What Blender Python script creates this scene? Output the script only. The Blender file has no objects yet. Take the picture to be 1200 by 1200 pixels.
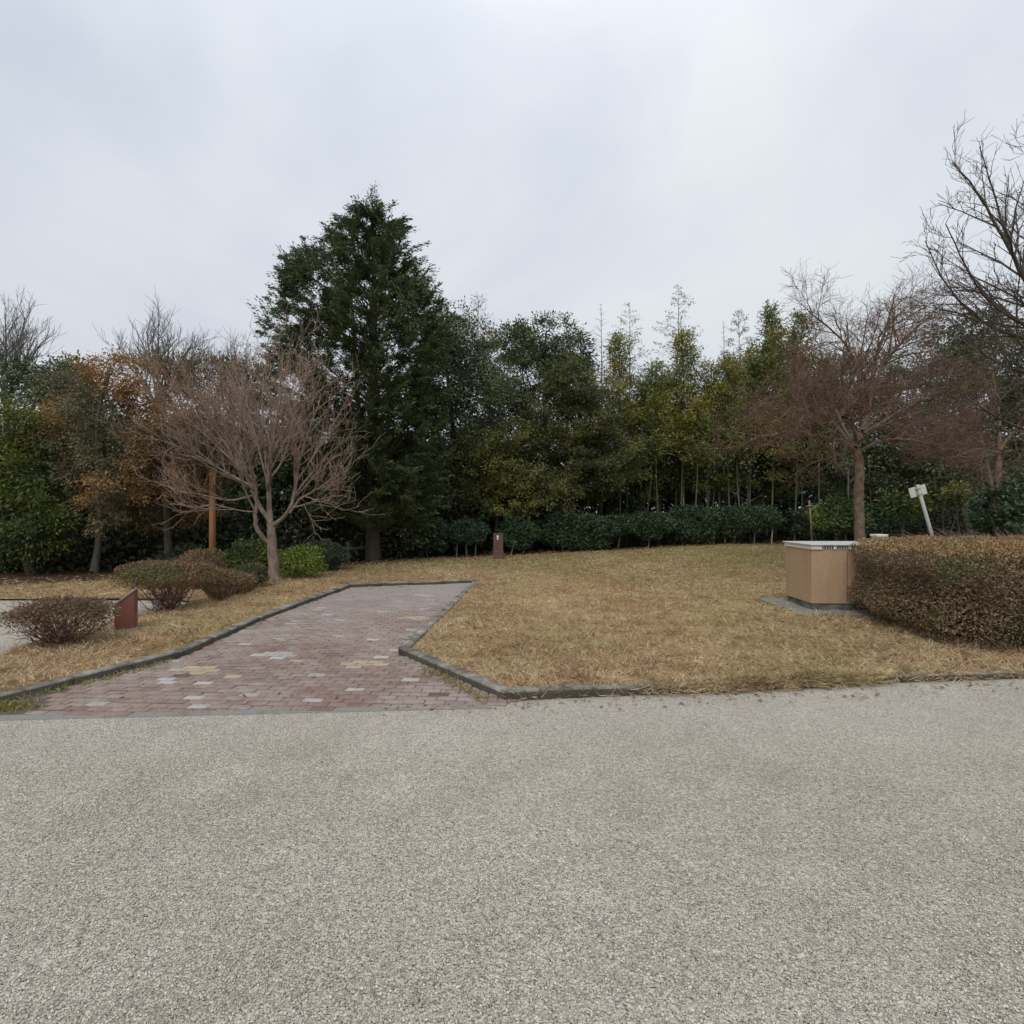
import bpy, bmesh, math
import numpy as np
from mathutils import Vector

# ------------------------------------------------------------------ camera, sky, sun, exposure
sc = bpy.context.scene
EYE, FPX, CU, CV = 1.55, 640.0, 600.0, 600.0          # eye height, focal length in photo pixels, photo centre
cam_d = bpy.data.cameras.new("camera")
cam_d.sensor_width = 36.0
cam_d.lens = 36.0 * FPX / 1200.0
cam_d.clip_start, cam_d.clip_end = 0.05, 2000.0
cam = bpy.data.objects.new("camera", cam_d)
sc.collection.objects.link(cam)
cam.location = (0, 0, EYE)
cam.rotation_euler = (math.radians(90), 0, 0)
sc.camera = cam

SUN_EL, SUN_AZ = math.radians(52), math.radians(200)   # overcast: the sun is a broad soft glow behind the camera
world = bpy.data.worlds.new("World")
sc.world = world
world.use_nodes = True
nt = world.node_tree
nt.nodes.clear()
wo = nt.nodes.new("ShaderNodeOutputWorld")
bg = nt.nodes.new("ShaderNodeBackground")
sky = nt.nodes.new("ShaderNodeTexSky")
sky.sky_type = 'NISHITA'
sky.sun_disc = False
sky.sun_elevation = SUN_EL
sky.sun_rotation = SUN_AZ
sky.air_density, sky.dust_density, sky.ozone_density = 1.0, 4.0, 1.5
tc = nt.nodes.new("ShaderNodeTexCoord")
mp = nt.nodes.new("ShaderNodeMapping")
mp.inputs['Scale'].default_value = (1.1, 1.2, 1.7)
mp.inputs['Rotation'].default_value = (0, 0, 0.5)
nz = nt.nodes.new("ShaderNodeTexNoise")
nz.inputs['Scale'].default_value = 1.5
nz.inputs['Detail'].default_value = 5
nz.inputs['Roughness'].default_value = 0.5
nz.inputs['Distortion'].default_value = 0.4
rp = nt.nodes.new("ShaderNodeValToRGB")
rp.color_ramp.elements[0].position = 0.36
rp.color_ramp.elements[0].color = (13.0, 14.1, 16.1, 1)
rp.color_ramp.elements[1].position = 0.66
rp.color_ramp.elements[1].color = (16.9, 17.8, 18.6, 1)
sx = nt.nodes.new("ShaderNodeSeparateXYZ")
mr = nt.nodes.new("ShaderNodeFloatCurve")              # an overcast sky is brighter overhead than at the horizon
cv = mr.mapping.curves[0]
cv.points[0].location = (0.0, 0.40); cv.points[1].location = (1.0, 1.0)
for q in ((0.30, 0.46), (0.65, 0.55)): cv.points.new(*q)
mr.mapping.update()
ml = nt.nodes.new("ShaderNodeVectorMath"); ml.operation = 'SCALE'
mx = nt.nodes.new("ShaderNodeMix"); mx.data_type = 'RGBA'
mx.inputs['Factor'].default_value = 0.93
L = nt.links.new
L(tc.outputs['Generated'], mp.inputs['Vector']); L(mp.outputs['Vector'], nz.inputs['Vector'])
L(nz.outputs['Fac'], rp.inputs['Fac'])
L(tc.outputs['Generated'], sx.inputs[0]); L(sx.outputs['Z'], mr.inputs['Value'])
L(rp.outputs['Color'], ml.inputs[0]); L(mr.outputs['Value'], ml.inputs['Scale'])
L(sky.outputs['Color'], mx.inputs['A']); L(ml.outputs['Vector'], mx.inputs['B'])
L(mx.outputs['Result'], bg.inputs['Color'])
bg.inputs['Strength'].default_value = 0.10
L(bg.outputs['Background'], wo.inputs['Surface'])

sun_d = bpy.data.lights.new("sun", 'SUN')
sun_d.energy = 1.5
sun_d.angle = math.radians(35)
sun_d.color = (1.0, 0.96, 0.90)
sun = bpy.data.objects.new("sun", sun_d)
sc.collection.objects.link(sun)
sdir = Vector((math.sin(SUN_AZ) * math.cos(SUN_EL), math.cos(SUN_AZ) * math.cos(SUN_EL), math.sin(SUN_EL)))
sun.rotation_euler = (-sdir).to_track_quat('-Z', 'Y').to_euler()

sc.view_settings.view_transform = 'Standard'
sc.view_settings.look = 'None'
sc.view_settings.exposure = 0.0
sc.view_settings.gamma = 1.0
sc.render.engine = 'CYCLES'
sc.cycles.max_bounces = 6
sc.cycles.diffuse_bounces = 3
sc.cycles.glossy_bounces = 2
sc.cycles.transmission_bounces = 3

rng = np.random.default_rng(11)

# ------------------------------------------------------------------ helpers: measuring the place
def px(u, v, y):
    """point at distance y seen at photo pixel (u, v)"""
    return np.array([(u - CU) / FPX * y, y, EYE - (v - CV) / FPX * y])

def gp(u, v, z=0.0):
    """point of the ground (height z) at photo pixel (u, v)"""
    y = (EYE - z) * FPX / (v - CV)
    return np.array([(u - CU) / FPX * y, y])

def sstep(a, b, x):
    t = np.clip((np.asarray(x, float) - a) / (b - a), 0, 1)
    return t * t * (3 - 2 * t)

def lawn_z(x, y):
    x = np.asarray(x, float); y = np.asarray(y, float)
    base = 0.055 * np.where(y < 20, sstep(-6.6, -4.7, x + 0 * y), 1)
    base = np.where((y > 9.0), np.maximum(base, 0.055 * sstep(9.1, 9.9, y)), base)
    rise = 0.30 * sstep(8.5, 20, y) * sstep(-4, 9, x)
    bumps = 0.02 * np.sin(x * 0.9 + 1.3) * np.sin(y * 0.7) * sstep(6, 9, y)
    return base + rise + bumps

# ------------------------------------------------------------------ helpers: meshes and objects
COL = sc.collection
def tag(o, label=None, cat=None, group=None, kind=None):
    if label: o['label'] = label
    if cat: o['category'] = cat
    if group: o['group'] = group
    if kind: o['kind'] = kind
    return o

def empty(name, loc, label, cat, group=None):
    o = bpy.data.objects.new(name, None)
    o.empty_display_size = 0.2
    o.location = loc
    COL.objects.link(o)
    return tag(o, label, cat, group)

def mesh(name, V, faces, mats, parent=None, origin=(0, 0, 0), midx=None, smooth=False):
    """faces: list of (n,k) int arrays"""
    V = np.asarray(V, np.float32).reshape(-1, 3) - np.asarray(origin, np.float32)
    me = bpy.data.meshes.new(name)
    me.vertices.add(len(V))
    me.vertices.foreach_set('co', V.ravel())
    loops, starts, tot, s = [], [], [], 0
    for F in faces:
        F = np.asarray(F, np.int32)
        if F.size == 0: continue
        n, k = F.shape
        loops.append(F.ravel())
        starts.append(s + np.arange(n) * k)
        tot.append(np.full(n, k))
        s += n * k
    loops = np.concatenate(loops).astype(np.int32); starts = np.concatenate(starts).astype(np.int32)
    me.loops.add(len(loops)); me.loops.foreach_set('vertex_index', loops)
    me.polygons.add(len(starts)); me.polygons.foreach_set('loop_start', starts)
    try: me.polygons.foreach_set('loop_total', np.concatenate(tot).astype(np.int32))
    except Exception: pass
    if not isinstance(mats, (list, tuple)): mats = [mats]
    for m in mats: me.materials.append(m)
    if midx is not None: me.polygons.foreach_set('material_index', np.asarray(midx, np.int32))
    if smooth: me.polygons.foreach_set('use_smooth', np.ones(len(starts), bool))
    me.update(calc_edges=True)
    o = bpy.data.objects.new(name, me)
    COL.objects.link(o)
    if parent is not None: o.parent = parent
    else: o.location = origin
    return o

def bm_obj(name, bm, mats, parent=None, loc=(0, 0, 0), rot=0.0, smooth=False):
    me = bpy.data.meshes.new(name)
    bmesh.ops.recalc_face_normals(bm, faces=bm.faces)
    bm.to_mesh(me); bm.free()
    if not isinstance(mats, (list, tuple)): mats = [mats]
    for m in mats: me.materials.append(m)
    if smooth:
        for p in me.polygons: p.use_smooth = True
    o = bpy.data.objects.new(name, me)
    COL.objects.link(o)
    o.location = loc; o.rotation_euler = (0, 0, rot)
    if parent is not None: o.parent = parent
    return o

def add_box(bm, lo, hi, bevel=0.0, mi=0):
    r = bmesh.ops.create_cube(bm, size=1.0)
    lo, hi = Vector(lo), Vector(hi)
    for v in r['verts']:
        v.co = Vector([(lo[i] + hi[i]) / 2 + v.co[i] * (hi[i] - lo[i]) for i in range(3)])
    fs = {f for v in r['verts'] for f in v.link_faces}
    for f in fs: f.material_index = mi
    if bevel:
        es = list({e for v in r['verts'] for e in v.link_edges})
        res = bmesh.ops.bevel(bm, geom=es, offset=bevel, segments=2, affect='EDGES', profile=0.5)
        for f in res['faces']: f.material_index = mi

def norm(a):
    return a / np.maximum(np.linalg.norm(a, axis=-1, keepdims=True), 1e-9)

class Tubes:
    def __init__(self): self.V, self.Q, self.T, self.n = [], [], [], 0
    def add(self, P, R, k):
        P = np.asarray(P, float); R = np.asarray(R, float); m = len(P)
        tg = norm(np.gradient(P, axis=0))
        ref = np.array([0.31, 0.9, 0.12]) if abs(tg[0][1]) < 0.85 else np.array([1.0, 0.1, 0.2])
        a = norm(np.cross(tg, ref)); b = np.cross(tg, a)
        th = np.arange(k) * 2 * math.pi / k
        ring = (np.cos(th)[None, :, None] * a[:, None, :] + np.sin(th)[None, :, None] * b[:, None, :])
        V = P[:, None, :] + ring * R[:, None, None]
        self.V.append(V.reshape(-1, 3))
        i = np.arange(m - 1)[:, None] * k; j = np.arange(k)[None, :]; j2 = (j + 1) % k
        self.Q.append(np.stack([i + j, i + j2, i + k + j2, i + k + j], -1).reshape(-1, 4) + self.n)
        self.n += m * k
    def build(self, name, mat, parent=None, origin=(0, 0, 0), smooth=True):
        return mesh(name, np.concatenate(self.V), [np.concatenate(self.Q)], mat, parent, origin, smooth=smooth)

def leaf_quads(C, D, Lg, Wd, N):
    D = norm(D); S = norm(np.cross(D, N)); N2 = np.cross(S, D)
    Lg = np.asarray(Lg)[:, None]; Wd = np.asarray(Wd)[:, None]
    mid = C + D * Lg * 0.45 + N2 * Lg * 0.06
    V = np.stack([C, mid + S * Wd / 2, C + D * Lg, mid - S * Wd / 2], 1).reshape(-1, 3)
    return V, np.arange(len(C) * 4).reshape(-1, 4)

def rand_dir(n, r=None):
    r = r or rng
    return norm(r.normal(size=(n, 3)))

# ------------------------------------------------------------------ helpers: materials
def new_mat(name):
    m = bpy.data.materials.new(name); m.use_nodes = True
    t = m.node_tree; t.nodes.clear()
    out = t.nodes.new("ShaderNodeOutputMaterial")
    return m, t, out
def N_(t, typ, **kw):
    n = t.nodes.new(typ)
    for k, v in kw.items():
        if k in n.inputs: n.inputs[k].default_value = v
        else: setattr(n, k, v)
    return n
def ramp(t, stops, interp='LINEAR'):
    r = t.nodes.new("ShaderNodeValToRGB"); cr = r.color_ramp; cr.interpolation = interp
    while len(cr.elements) < len(stops): cr.elements.new(0.5)
    for e, (p, c) in zip(cr.elements, stops):
        e.position = p; e.color = (*c, 1) if len(c) == 3 else c
    return r
def mixc(t, fac, a, b, blend='MIX'):
    m = t.nodes.new("ShaderNodeMix"); m.data_type = 'RGBA'; m.blend_type = blend
    for s, v in (('Factor', fac), ('A', a), ('B', b)):
        if hasattr(v, 'type') and hasattr(v, 'links'): t.links.new(v, m.inputs[s])
        else: m.inputs[s].default_value = v if s == 'Factor' else ((*v, 1) if len(v) == 3 else v)
    return m.outputs['Result']
def noise(t, vec, scale, detail=4, rough=0.55, dist=0.0):
    n = N_(t, "ShaderNodeTexNoise", Scale=scale, Detail=detail, Roughness=rough, Distortion=dist)
    t.links.new(vec, n.inputs['Vector']); return n.outputs['Fac']
def objco(t): return t.nodes.new("ShaderNodeTexCoord").outputs['Object']
def bump(t, h, strength, dist):
    b = N_(t, "ShaderNodeBump", Strength=strength, Distance=dist)
    t.links.new(h, b.inputs['Height']); return b.outputs['Normal']

def leaf_mat(name, cols, trans=0.22, patch=None, tone=None, pscale=0.9, pth=(0.5, 0.62), rough=0.6, spec=0.25, wpatch=False):
    """leaf colours vary from leaf to leaf; patch: a second set that takes over in whole clumps"""
    m, t, out = new_mat(name)
    geo = t.nodes.new("ShaderNodeNewGeometry")
    n = len(cols)
    c = ramp(t, [(i / max(n - 1, 1), x) for i, x in enumerate(cols)])
    t.links.new(geo.outputs['Random Per Island'], c.inputs['Fac'])
    col = c.outputs['Color']
    if patch:
        vec = geo.outputs['Position']
        f = noise(t, vec, pscale, 2, 0.5)
        fr = ramp(t, [(pth[0], (0, 0, 0)), (pth[1], (1, 1, 1))]); t.links.new(f, fr.inputs['Fac'])
        k = len(patch)
        c2 = ramp(t, [(i / max(k - 1, 1), x) for i, x in enumerate(patch)])
        t.links.new(geo.outputs['Random Per Island'], c2.inputs['Fac'])
        col = mixc(t, fr.outputs['Color'], col, c2.outputs['Color'])
    if tone:
        for sc_, lo, hi in tone:
            ft = noise(t, geo.outputs['Position'], sc_, 4, 0.6, 0.4)
            rt = ramp(t, [(0.34, lo), (0.66, hi)]); t.links.new(ft, rt.inputs['Fac'])
            col = mixc(t, 0.9, col, rt.outputs['Color'], 'OVERLAY')
    p = N_(t, "ShaderNodeBsdfPrincipled", Roughness=rough)
    p.inputs['Specular IOR Level'].default_value = spec
    t.links.new(col, p.inputs['Base Color'])
    tr = t.nodes.new("ShaderNodeBsdfTranslucent"); t.links.new(col, tr.inputs['Color'])
    ms = N_(t, "ShaderNodeMixShader"); ms.inputs[0].default_value = trans
    t.links.new(p.outputs[0], ms.inputs[1]); t.links.new(tr.outputs[0], ms.inputs[2])
    t.links.new(ms.outputs[0], out.inputs['Surface'])
    return m

def bark_mat(name, c1, c2, scale=9.0, zsq=0.25, bstr=0.5, c3=None, c3th=(0.55, 0.68)):
    m, t, out = new_mat(name)
    co = objco(t)
    mpn = N_(t, "ShaderNodeMapping"); mpn.inputs['Scale'].default_value = (1, 1, zsq)
    t.links.new(co, mpn.inputs['Vector'])
    f = noise(t, mpn.outputs['Vector'], scale, 6, 0.65)
    r = ramp(t, [(0.32, c1), (0.68, c2)]); t.links.new(f, r.inputs['Fac'])
    col = r.outputs['Color']
    if c3:
        f3 = noise(t, co, 3.5, 5, 0.6)
        r3 = ramp(t, [(c3th[0], (0, 0, 0)), (c3th[1], (1, 1, 1))]); t.links.new(f3, r3.inputs['Fac'])
        col = mixc(t, r3.outputs['Color'], col, c3)
    p = N_(t, "ShaderNodeBsdfPrincipled", Roughness=0.85)
    p.inputs['Specular IOR Level'].default_value = 0.2
    t.links.new(col, p.inputs['Base Color'])
    f2 = noise(t, mpn.outputs['Vector'], scale * 3, 4, 0.6)
    t.links.new(bump(t, f2, bstr, 0.02), p.inputs['Normal'])
    t.links.new(p.outputs[0], out.inputs['Surface'])
    return m

def paint_mat(name, c, rough=0.5, dirt=(0.1, 0.09, 0.07), amt=0.5, dscale=4.0, th=(0.5, 0.75), spec=0.4, bstr=0.08, stretch=(1, 1, 0.35)):
    m, t, out = new_mat(name)
    co = objco(t)
    mpn = N_(t, "ShaderNodeMapping"); mpn.inputs['Scale'].default_value = stretch
    t.links.new(co, mpn.inputs['Vector'])
    f = noise(t, mpn.outputs['Vector'], dscale, 6, 0.65)
    r = ramp(t, [(th[0], (0, 0, 0)), (th[1], (amt, amt, amt))]); t.links.new(f, r.inputs['Fac'])
    col = mixc(t, r.outputs['Color'], c, dirt)
    f3 = noise(t, co, dscale * 9, 3, 0.6)
    col = mixc(t, 0.12, col, N_ramp(t, f3), 'OVERLAY')
    p = N_(t, "ShaderNodeBsdfPrincipled", Roughness=rough)
    p.inputs['Specular IOR Level'].default_value = spec
    t.links.new(col, p.inputs['Base Color'])
    t.links.new(bump(t, f3, bstr, 0.01), p.inputs['Normal'])
    t.links.new(p.outputs[0], out.inputs['Surface'])
    return m
def N_ramp(t, f):
    r = ramp(t, [(0.3, (0.1, 0.1, 0.1)), (0.7, (0.9, 0.9, 0.9))]); t.links.new(f, r.inputs['Fac']); return r.outputs['Color']

M = {}
M['bark_pale'] = bark_mat('bark_pale', (0.125, 0.095, 0.07), (0.31, 0.25, 0.195), 13, 0.35, 0.9, c3=(0.085, 0.07, 0.05))
M['twig_pink'] = bark_mat('twig_pink', (0.21, 0.140, 0.108), (0.37, 0.26, 0.20), 6, 0.5, 0.1)
M['bark_brown'] = bark_mat('bark_brown', (0.085, 0.060, 0.042), (0.25, 0.185, 0.13), 13, 0.6, 0.9, c3=(0.21, 0.185, 0.14))
M['twig_brown'] = bark_mat('twig_brown', (0.125, 0.078, 0.060), (0.22, 0.138, 0.105), 6, 0.5, 0.1)
M['bark_dark'] = bark_mat('bark_dark', (0.045, 0.036, 0.028), (0.11, 0.09, 0.07), 10, 0.3, 0.5)
M['twig_dark'] = bark_mat('twig_dark', (0.06, 0.045, 0.04), (0.13, 0.10, 0.09), 6, 0.5, 0.1)
M['bark_grey'] = bark_mat('bark_grey', (0.075, 0.07, 0.058), (0.17, 0.155, 0.13), 9, 0.3, 0.7, c3=(0.08, 0.088, 0.05))
M['twig_grey'] = bark_mat('twig_grey', (0.11, 0.09, 0.09), (0.20, 0.165, 0.16), 6, 0.5, 0.1)
M['stem_pale'] = bark_mat('stem_pale', (0.22, 0.19, 0.15), (0.40, 0.36, 0.29), 12, 0.3, 0.4)
M['culm'] = bark_mat('culm', (0.060, 0.066, 0.034), (0.135, 0.13, 0.078), 3, 0.2, 0.1)
M['cypress'] = leaf_mat('cypress', [(0.045, 0.068, 0.028), (0.078, 0.108, 0.044), (0.106, 0.132, 0.051)], 0.15, patch=[(0.071, 0.097, 0.049), (0.120, 0.142, 0.051)], pscale=0.7)
M['oak'] = leaf_mat('oak', [(0.054, 0.078, 0.039), (0.092, 0.120, 0.056), (0.135, 0.158, 0.082)], 0.15, patch=[(0.087, 0.120, 0.051), (0.159, 0.187, 0.070)], pscale=0.8, rough=0.45, spec=0.4)
M['olive'] = leaf_mat('olive', [(0.060, 0.072, 0.028), (0.092, 0.106, 0.040), (0.13, 0.14, 0.056)], 0.2, patch=[(0.11, 0.118, 0.04), (0.19, 0.19, 0.065)], pscale=0.8, pth=(0.52, 0.60))
M['yellowish'] = leaf_mat('yellowish', [(0.103, 0.118, 0.035), (0.166, 0.173, 0.048), (0.221, 0.221, 0.068)], 0.2, patch=[(0.068, 0.090, 0.035), (0.124, 0.138, 0.048)], pscale=0.9)
M['autumn'] = leaf_mat('autumn', [(0.095, 0.088, 0.048), (0.145, 0.132, 0.07), (0.185, 0.16, 0.085)], 0.25, patch=[(0.25, 0.125, 0.048), (0.35, 0.185, 0.068), (0.32, 0.215, 0.078)], pscale=0.55, pth=(0.49, 0.60))
M['leafgreen'] = leaf_mat('leafgreen', [(0.044, 0.066, 0.022), (0.075, 0.104, 0.032), (0.105, 0.14, 0.042)], 0.2, patch=[(0.10, 0.125, 0.025), (0.155, 0.175, 0.032)], pscale=0.6)
M['bamboo'] = leaf_mat('bamboo', [(0.115, 0.140, 0.045), (0.175, 0.195, 0.062), (0.225, 0.24, 0.085)], 0.3, patch=[(0.22, 0.205, 0.045), (0.30, 0.27, 0.065)], pscale=0.45, pth=(0.50, 0.60))
M['bamboo_pale'] = leaf_mat('bamboo_pale', [(0.22, 0.25, 0.18), (0.32, 0.35, 0.27)], 0.4)
M['camellia'] = leaf_mat('camellia', [(0.026, 0.052, 0.026), (0.046, 0.082, 0.038), (0.072, 0.112, 0.050)], 0.12, rough=0.42, spec=0.3)
M['wood_dark'] = leaf_mat('wood_dark', [(0.024, 0.034, 0.018), (0.042, 0.054, 0.026), (0.06, 0.072, 0.034)], 0.1)
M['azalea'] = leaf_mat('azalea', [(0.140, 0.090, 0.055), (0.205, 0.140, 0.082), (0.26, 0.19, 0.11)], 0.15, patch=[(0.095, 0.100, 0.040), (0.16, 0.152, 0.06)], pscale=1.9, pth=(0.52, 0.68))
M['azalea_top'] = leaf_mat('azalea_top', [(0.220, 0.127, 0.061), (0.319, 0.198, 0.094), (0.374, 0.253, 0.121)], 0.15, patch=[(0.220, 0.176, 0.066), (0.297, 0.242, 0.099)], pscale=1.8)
M['azalea_rust'] = leaf_mat('azalea_rust', [(0.145, 0.085, 0.048), (0.21, 0.128, 0.070), (0.26, 0.175, 0.088)], 0.15, patch=[(0.105, 0.108, 0.045), (0.165, 0.15, 0.062)], pscale=2.0, pth=(0.47, 0.60))
M['azalea_green'] = leaf_mat('azalea_green', [(0.045, 0.065, 0.028), (0.075, 0.095, 0.038), (0.10, 0.12, 0.05)], 0.15, patch=[(0.11, 0.09, 0.045), (0.15, 0.12, 0.06)], pscale=2.2, pth=(0.55, 0.65))
M['limegreen'] = leaf_mat('limegreen', [(0.11, 0.16, 0.03), (0.19, 0.25, 0.045), (0.27, 0.32, 0.07)], 0.25)
M['greyjuniper'] = leaf_mat('greyjuniper', [(0.05, 0.066, 0.040), (0.08, 0.10, 0.06)], 0.1)
M['drygrass'] = leaf_mat('drygrass', [(0.302, 0.213, 0.129), (0.482, 0.370, 0.230), (0.616, 0.493, 0.325), (0.717, 0.605, 0.431)], 0.2, patch=[(0.280, 0.224, 0.112), (0.448, 0.375, 0.207), (0.560, 0.476, 0.286)], pscale=0.45, pth=(0.46, 0.60), tone=[(0.9, (0.38, 0.345, 0.315), (0.59, 0.60, 0.59)), (4.5, (0.33, 0.30, 0.28), (0.61, 0.61, 0.60))])
M['greengrass'] = leaf_mat('greengrass', [(0.13, 0.14, 0.04), (0.23, 0.22, 0.07), (0.33, 0.29, 0.115)], 0.2)
M['deadleaf'] = leaf_mat('deadleaf', [(0.16, 0.085, 0.045), (0.25, 0.15, 0.08), (0.36, 0.25, 0.15)], 0.1)
M['pebble'] = leaf_mat('pebble', [(0.27, 0.25, 0.21), (0.42, 0.395, 0.335), (0.47, 0.44, 0.375), (0.62, 0.59, 0.52)], 0.0, patch=[(0.33, 0.29, 0.245), (0.50, 0.455, 0.385)], pscale=1.2, rough=0.7, spec=0.3)
M['tan_panel'] = paint_mat('tan_panel', (0.41, 0.278, 0.176), 0.5, dirt=(0.25, 0.165, 0.105), amt=0.28, dscale=3.0, th=(0.46, 0.75), stretch=(2.2, 2.2, 0.3))
M['dark_plinth'] = paint_mat('dark_plinth', (0.075, 0.075, 0.075), 0.7, dirt=(0.19, 0.19, 0.17), amt=0.8, dscale=6.0, th=(0.45, 0.6), stretch=(1, 1, 1))
M['slab_concrete'] = paint_mat('slab_concrete', (0.20, 0.195, 0.18), 0.85, dirt=(0.10, 0.105, 0.075), amt=0.8, dscale=5, spec=0.2, bstr=0.3, stretch=(1, 1, 1))
M['lid_metal'] = paint_mat('lid_metal', (0.50, 0.50, 0.47), 0.45, dirt=(0.22, 0.20, 0.17), amt=0.6, dscale=5, stretch=(1, 1, 1))
M['slot_dark'] = paint_mat('slot_dark', (0.02, 0.02, 0.02), 0.8)
M['white_paint'] = paint_mat('white_paint', (0.66, 0.65, 0.60), 0.5, dirt=(0.36, 0.33, 0.26), amt=0.5, dscale=7)
M['grey_post'] = paint_mat('grey_post', (0.42, 0.42, 0.41), 0.4, dirt=(0.3, 0.28, 0.25), amt=0.5, dscale=9)
M['maroon'] = paint_mat('maroon', (0.17, 0.062, 0.045), 0.55, dirt=(0.25, 0.12, 0.09), amt=0.5, dscale=5)
M['rust_pole'] = paint_mat('rust_pole', (0.30, 0.135, 0.055), 0.6, dirt=(0.19, 0.09, 0.045), amt=0.7, dscale=8)
M['wood_rail'] = bark_mat('wood_rail', (0.06, 0.055, 0.045), (0.14, 0.125, 0.105), 12, 1, 0.4)
M['stake'] = bark_mat('stake', (0.16, 0.105, 0.065), (0.29, 0.20, 0.13), 14, 0.2, 0.4)

def make_gravel():
    m, t, out = new_mat('gravel')
    co = objco(t)
    v1 = N_(t, "ShaderNodeTexVoronoi", Scale=105.0); t.links.new(co, v1.inputs['Vector'])
    v2 = N_(t, "ShaderNodeTexVoronoi", Scale=190.0); t.links.new(co, v2.inputs['Vector'])
    sp = t.nodes.new("ShaderNodeSeparateColor"); t.links.new(v1.outputs['Color'], sp.inputs[0])
    r1 = ramp(t, [(0.0, (0.265, 0.237, 0.195)), (0.3, (0.428, 0.394, 0.333)), (0.75, (0.555, 0.514, 0.442)), (1.0, (0.73, 0.69, 0.61))])
    t.links.new(sp.outputs[0], r1.inputs['Fac'])
    sp2 = t.nodes.new("ShaderNodeSeparateColor"); t.links.new(v2.outputs['Color'], sp2.inputs[0])
    r2 = ramp(t, [(0.0, (0.315, 0.286, 0.237)), (1.0, (0.56, 0.518, 0.445))]); t.links.new(sp2.outputs[0], r2.inputs['Fac'])
    c = mixc(t, 0.35, r1.outputs['Color'], r2.outputs['Color'])
    f4 = noise(t, co, 34, 3, 0.6, 0.4)
    rf4 = ramp(t, [(0.32, (0.34, 0.335, 0.33)), (0.68, (0.64, 0.64, 0.635))]); t.links.new(f4, rf4.inputs['Fac'])
    c = mixc(t, 0.45, c, rf4.outputs['Color'], 'OVERLAY')
    f = noise(t, co, 0.55, 5, 0.6, 0.6)
    rf = ramp(t, [(0.3, (0.415, 0.402, 0.386)), (0.5, (0.5, 0.497, 0.488)), (0.7, (0.585, 0.585, 0.582))]); t.links.new(f, rf.inputs['Fac'])
    c = mixc(t, 0.8, c, rf.outputs['Color'], 'OVERLAY')
    f2 = noise(t, co, 2.6, 5, 0.65, 0.3)
    rf2 = ramp(t, [(0.3, (0.42, 0.40, 0.385)), (0.7, (0.58, 0.58, 0.57))]); t.links.new(f2, rf2.inputs['Fac'])
    c = mixc(t, 0.7, c, rf2.outputs['Color'], 'OVERLAY')
    # fine pale dust swept towards the paving edge of the road
    sy = t.nodes.new("ShaderNodeSeparateXYZ"); t.links.new(co, sy.inputs[0])
    ad = N_(t, "ShaderNodeMath", operation='MULTIPLY_ADD'); ad.inputs[1].default_value = 1.0
    fn = noise(t, co, 1.4, 4, 0.6)
    t.links.new(sy.outputs['Y'], ad.inputs[0]); t.links.new(fn, ad.inputs[2])
    rd = ramp(t, [(0.0, (0, 0, 0)), (1.0, (0.35, 0.35, 0.35))])
    mpr = N_(t, "ShaderNodeMapRange"); mpr.inputs['From Min'].default_value = 3.6; mpr.inputs['From Max'].default_value = 4.6
    t.links.new(ad.outputs[0], mpr.inputs['Value']); t.links.new(mpr.outputs[0], rd.inputs['Fac'])
    c = mixc(t, rd.outputs['Color'], c, (0.52, 0.485, 0.42))
    p = N_(t, "ShaderNodeBsdfPrincipled", Roughness=0.9); p.inputs['Specular IOR Level'].default_value = 0.2
    t.links.new(c, p.inputs['Base Color'])
    inv = N_(t, "ShaderNodeMath", operation='SUBTRACT'); inv.inputs[0].default_value = 1.0
    t.links.new(v1.outputs['Distance'], inv.inputs[1])
    b0 = bump(t, f4, 0.7, 0.02)
    b1n = N_(t, 'ShaderNodeBump', Strength=1.0, Distance=0.014); t.links.new(inv.outputs[0], b1n.inputs['Height']); t.links.new(b0, b1n.inputs['Normal']); b1 = b1n.outputs[0]
    inv2 = N_(t, "ShaderNodeMath", operation='SUBTRACT'); inv2.inputs[0].default_value = 1.0
    t.links.new(v2.outputs['Distance'], inv2.inputs[1])
    b2 = N_(t, "ShaderNodeBump", Strength=0.6, Distance=0.004)
    t.links.new(inv2.outputs[0], b2.inputs['Height']); t.links.new(b1, b2.inputs['Normal'])
    t.links.new(b2.outputs[0], p.inputs['Normal'])
    t.links.new(p.outputs[0], out.inputs['Surface'])
    return m
M['gravel'] = make_gravel()

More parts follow.
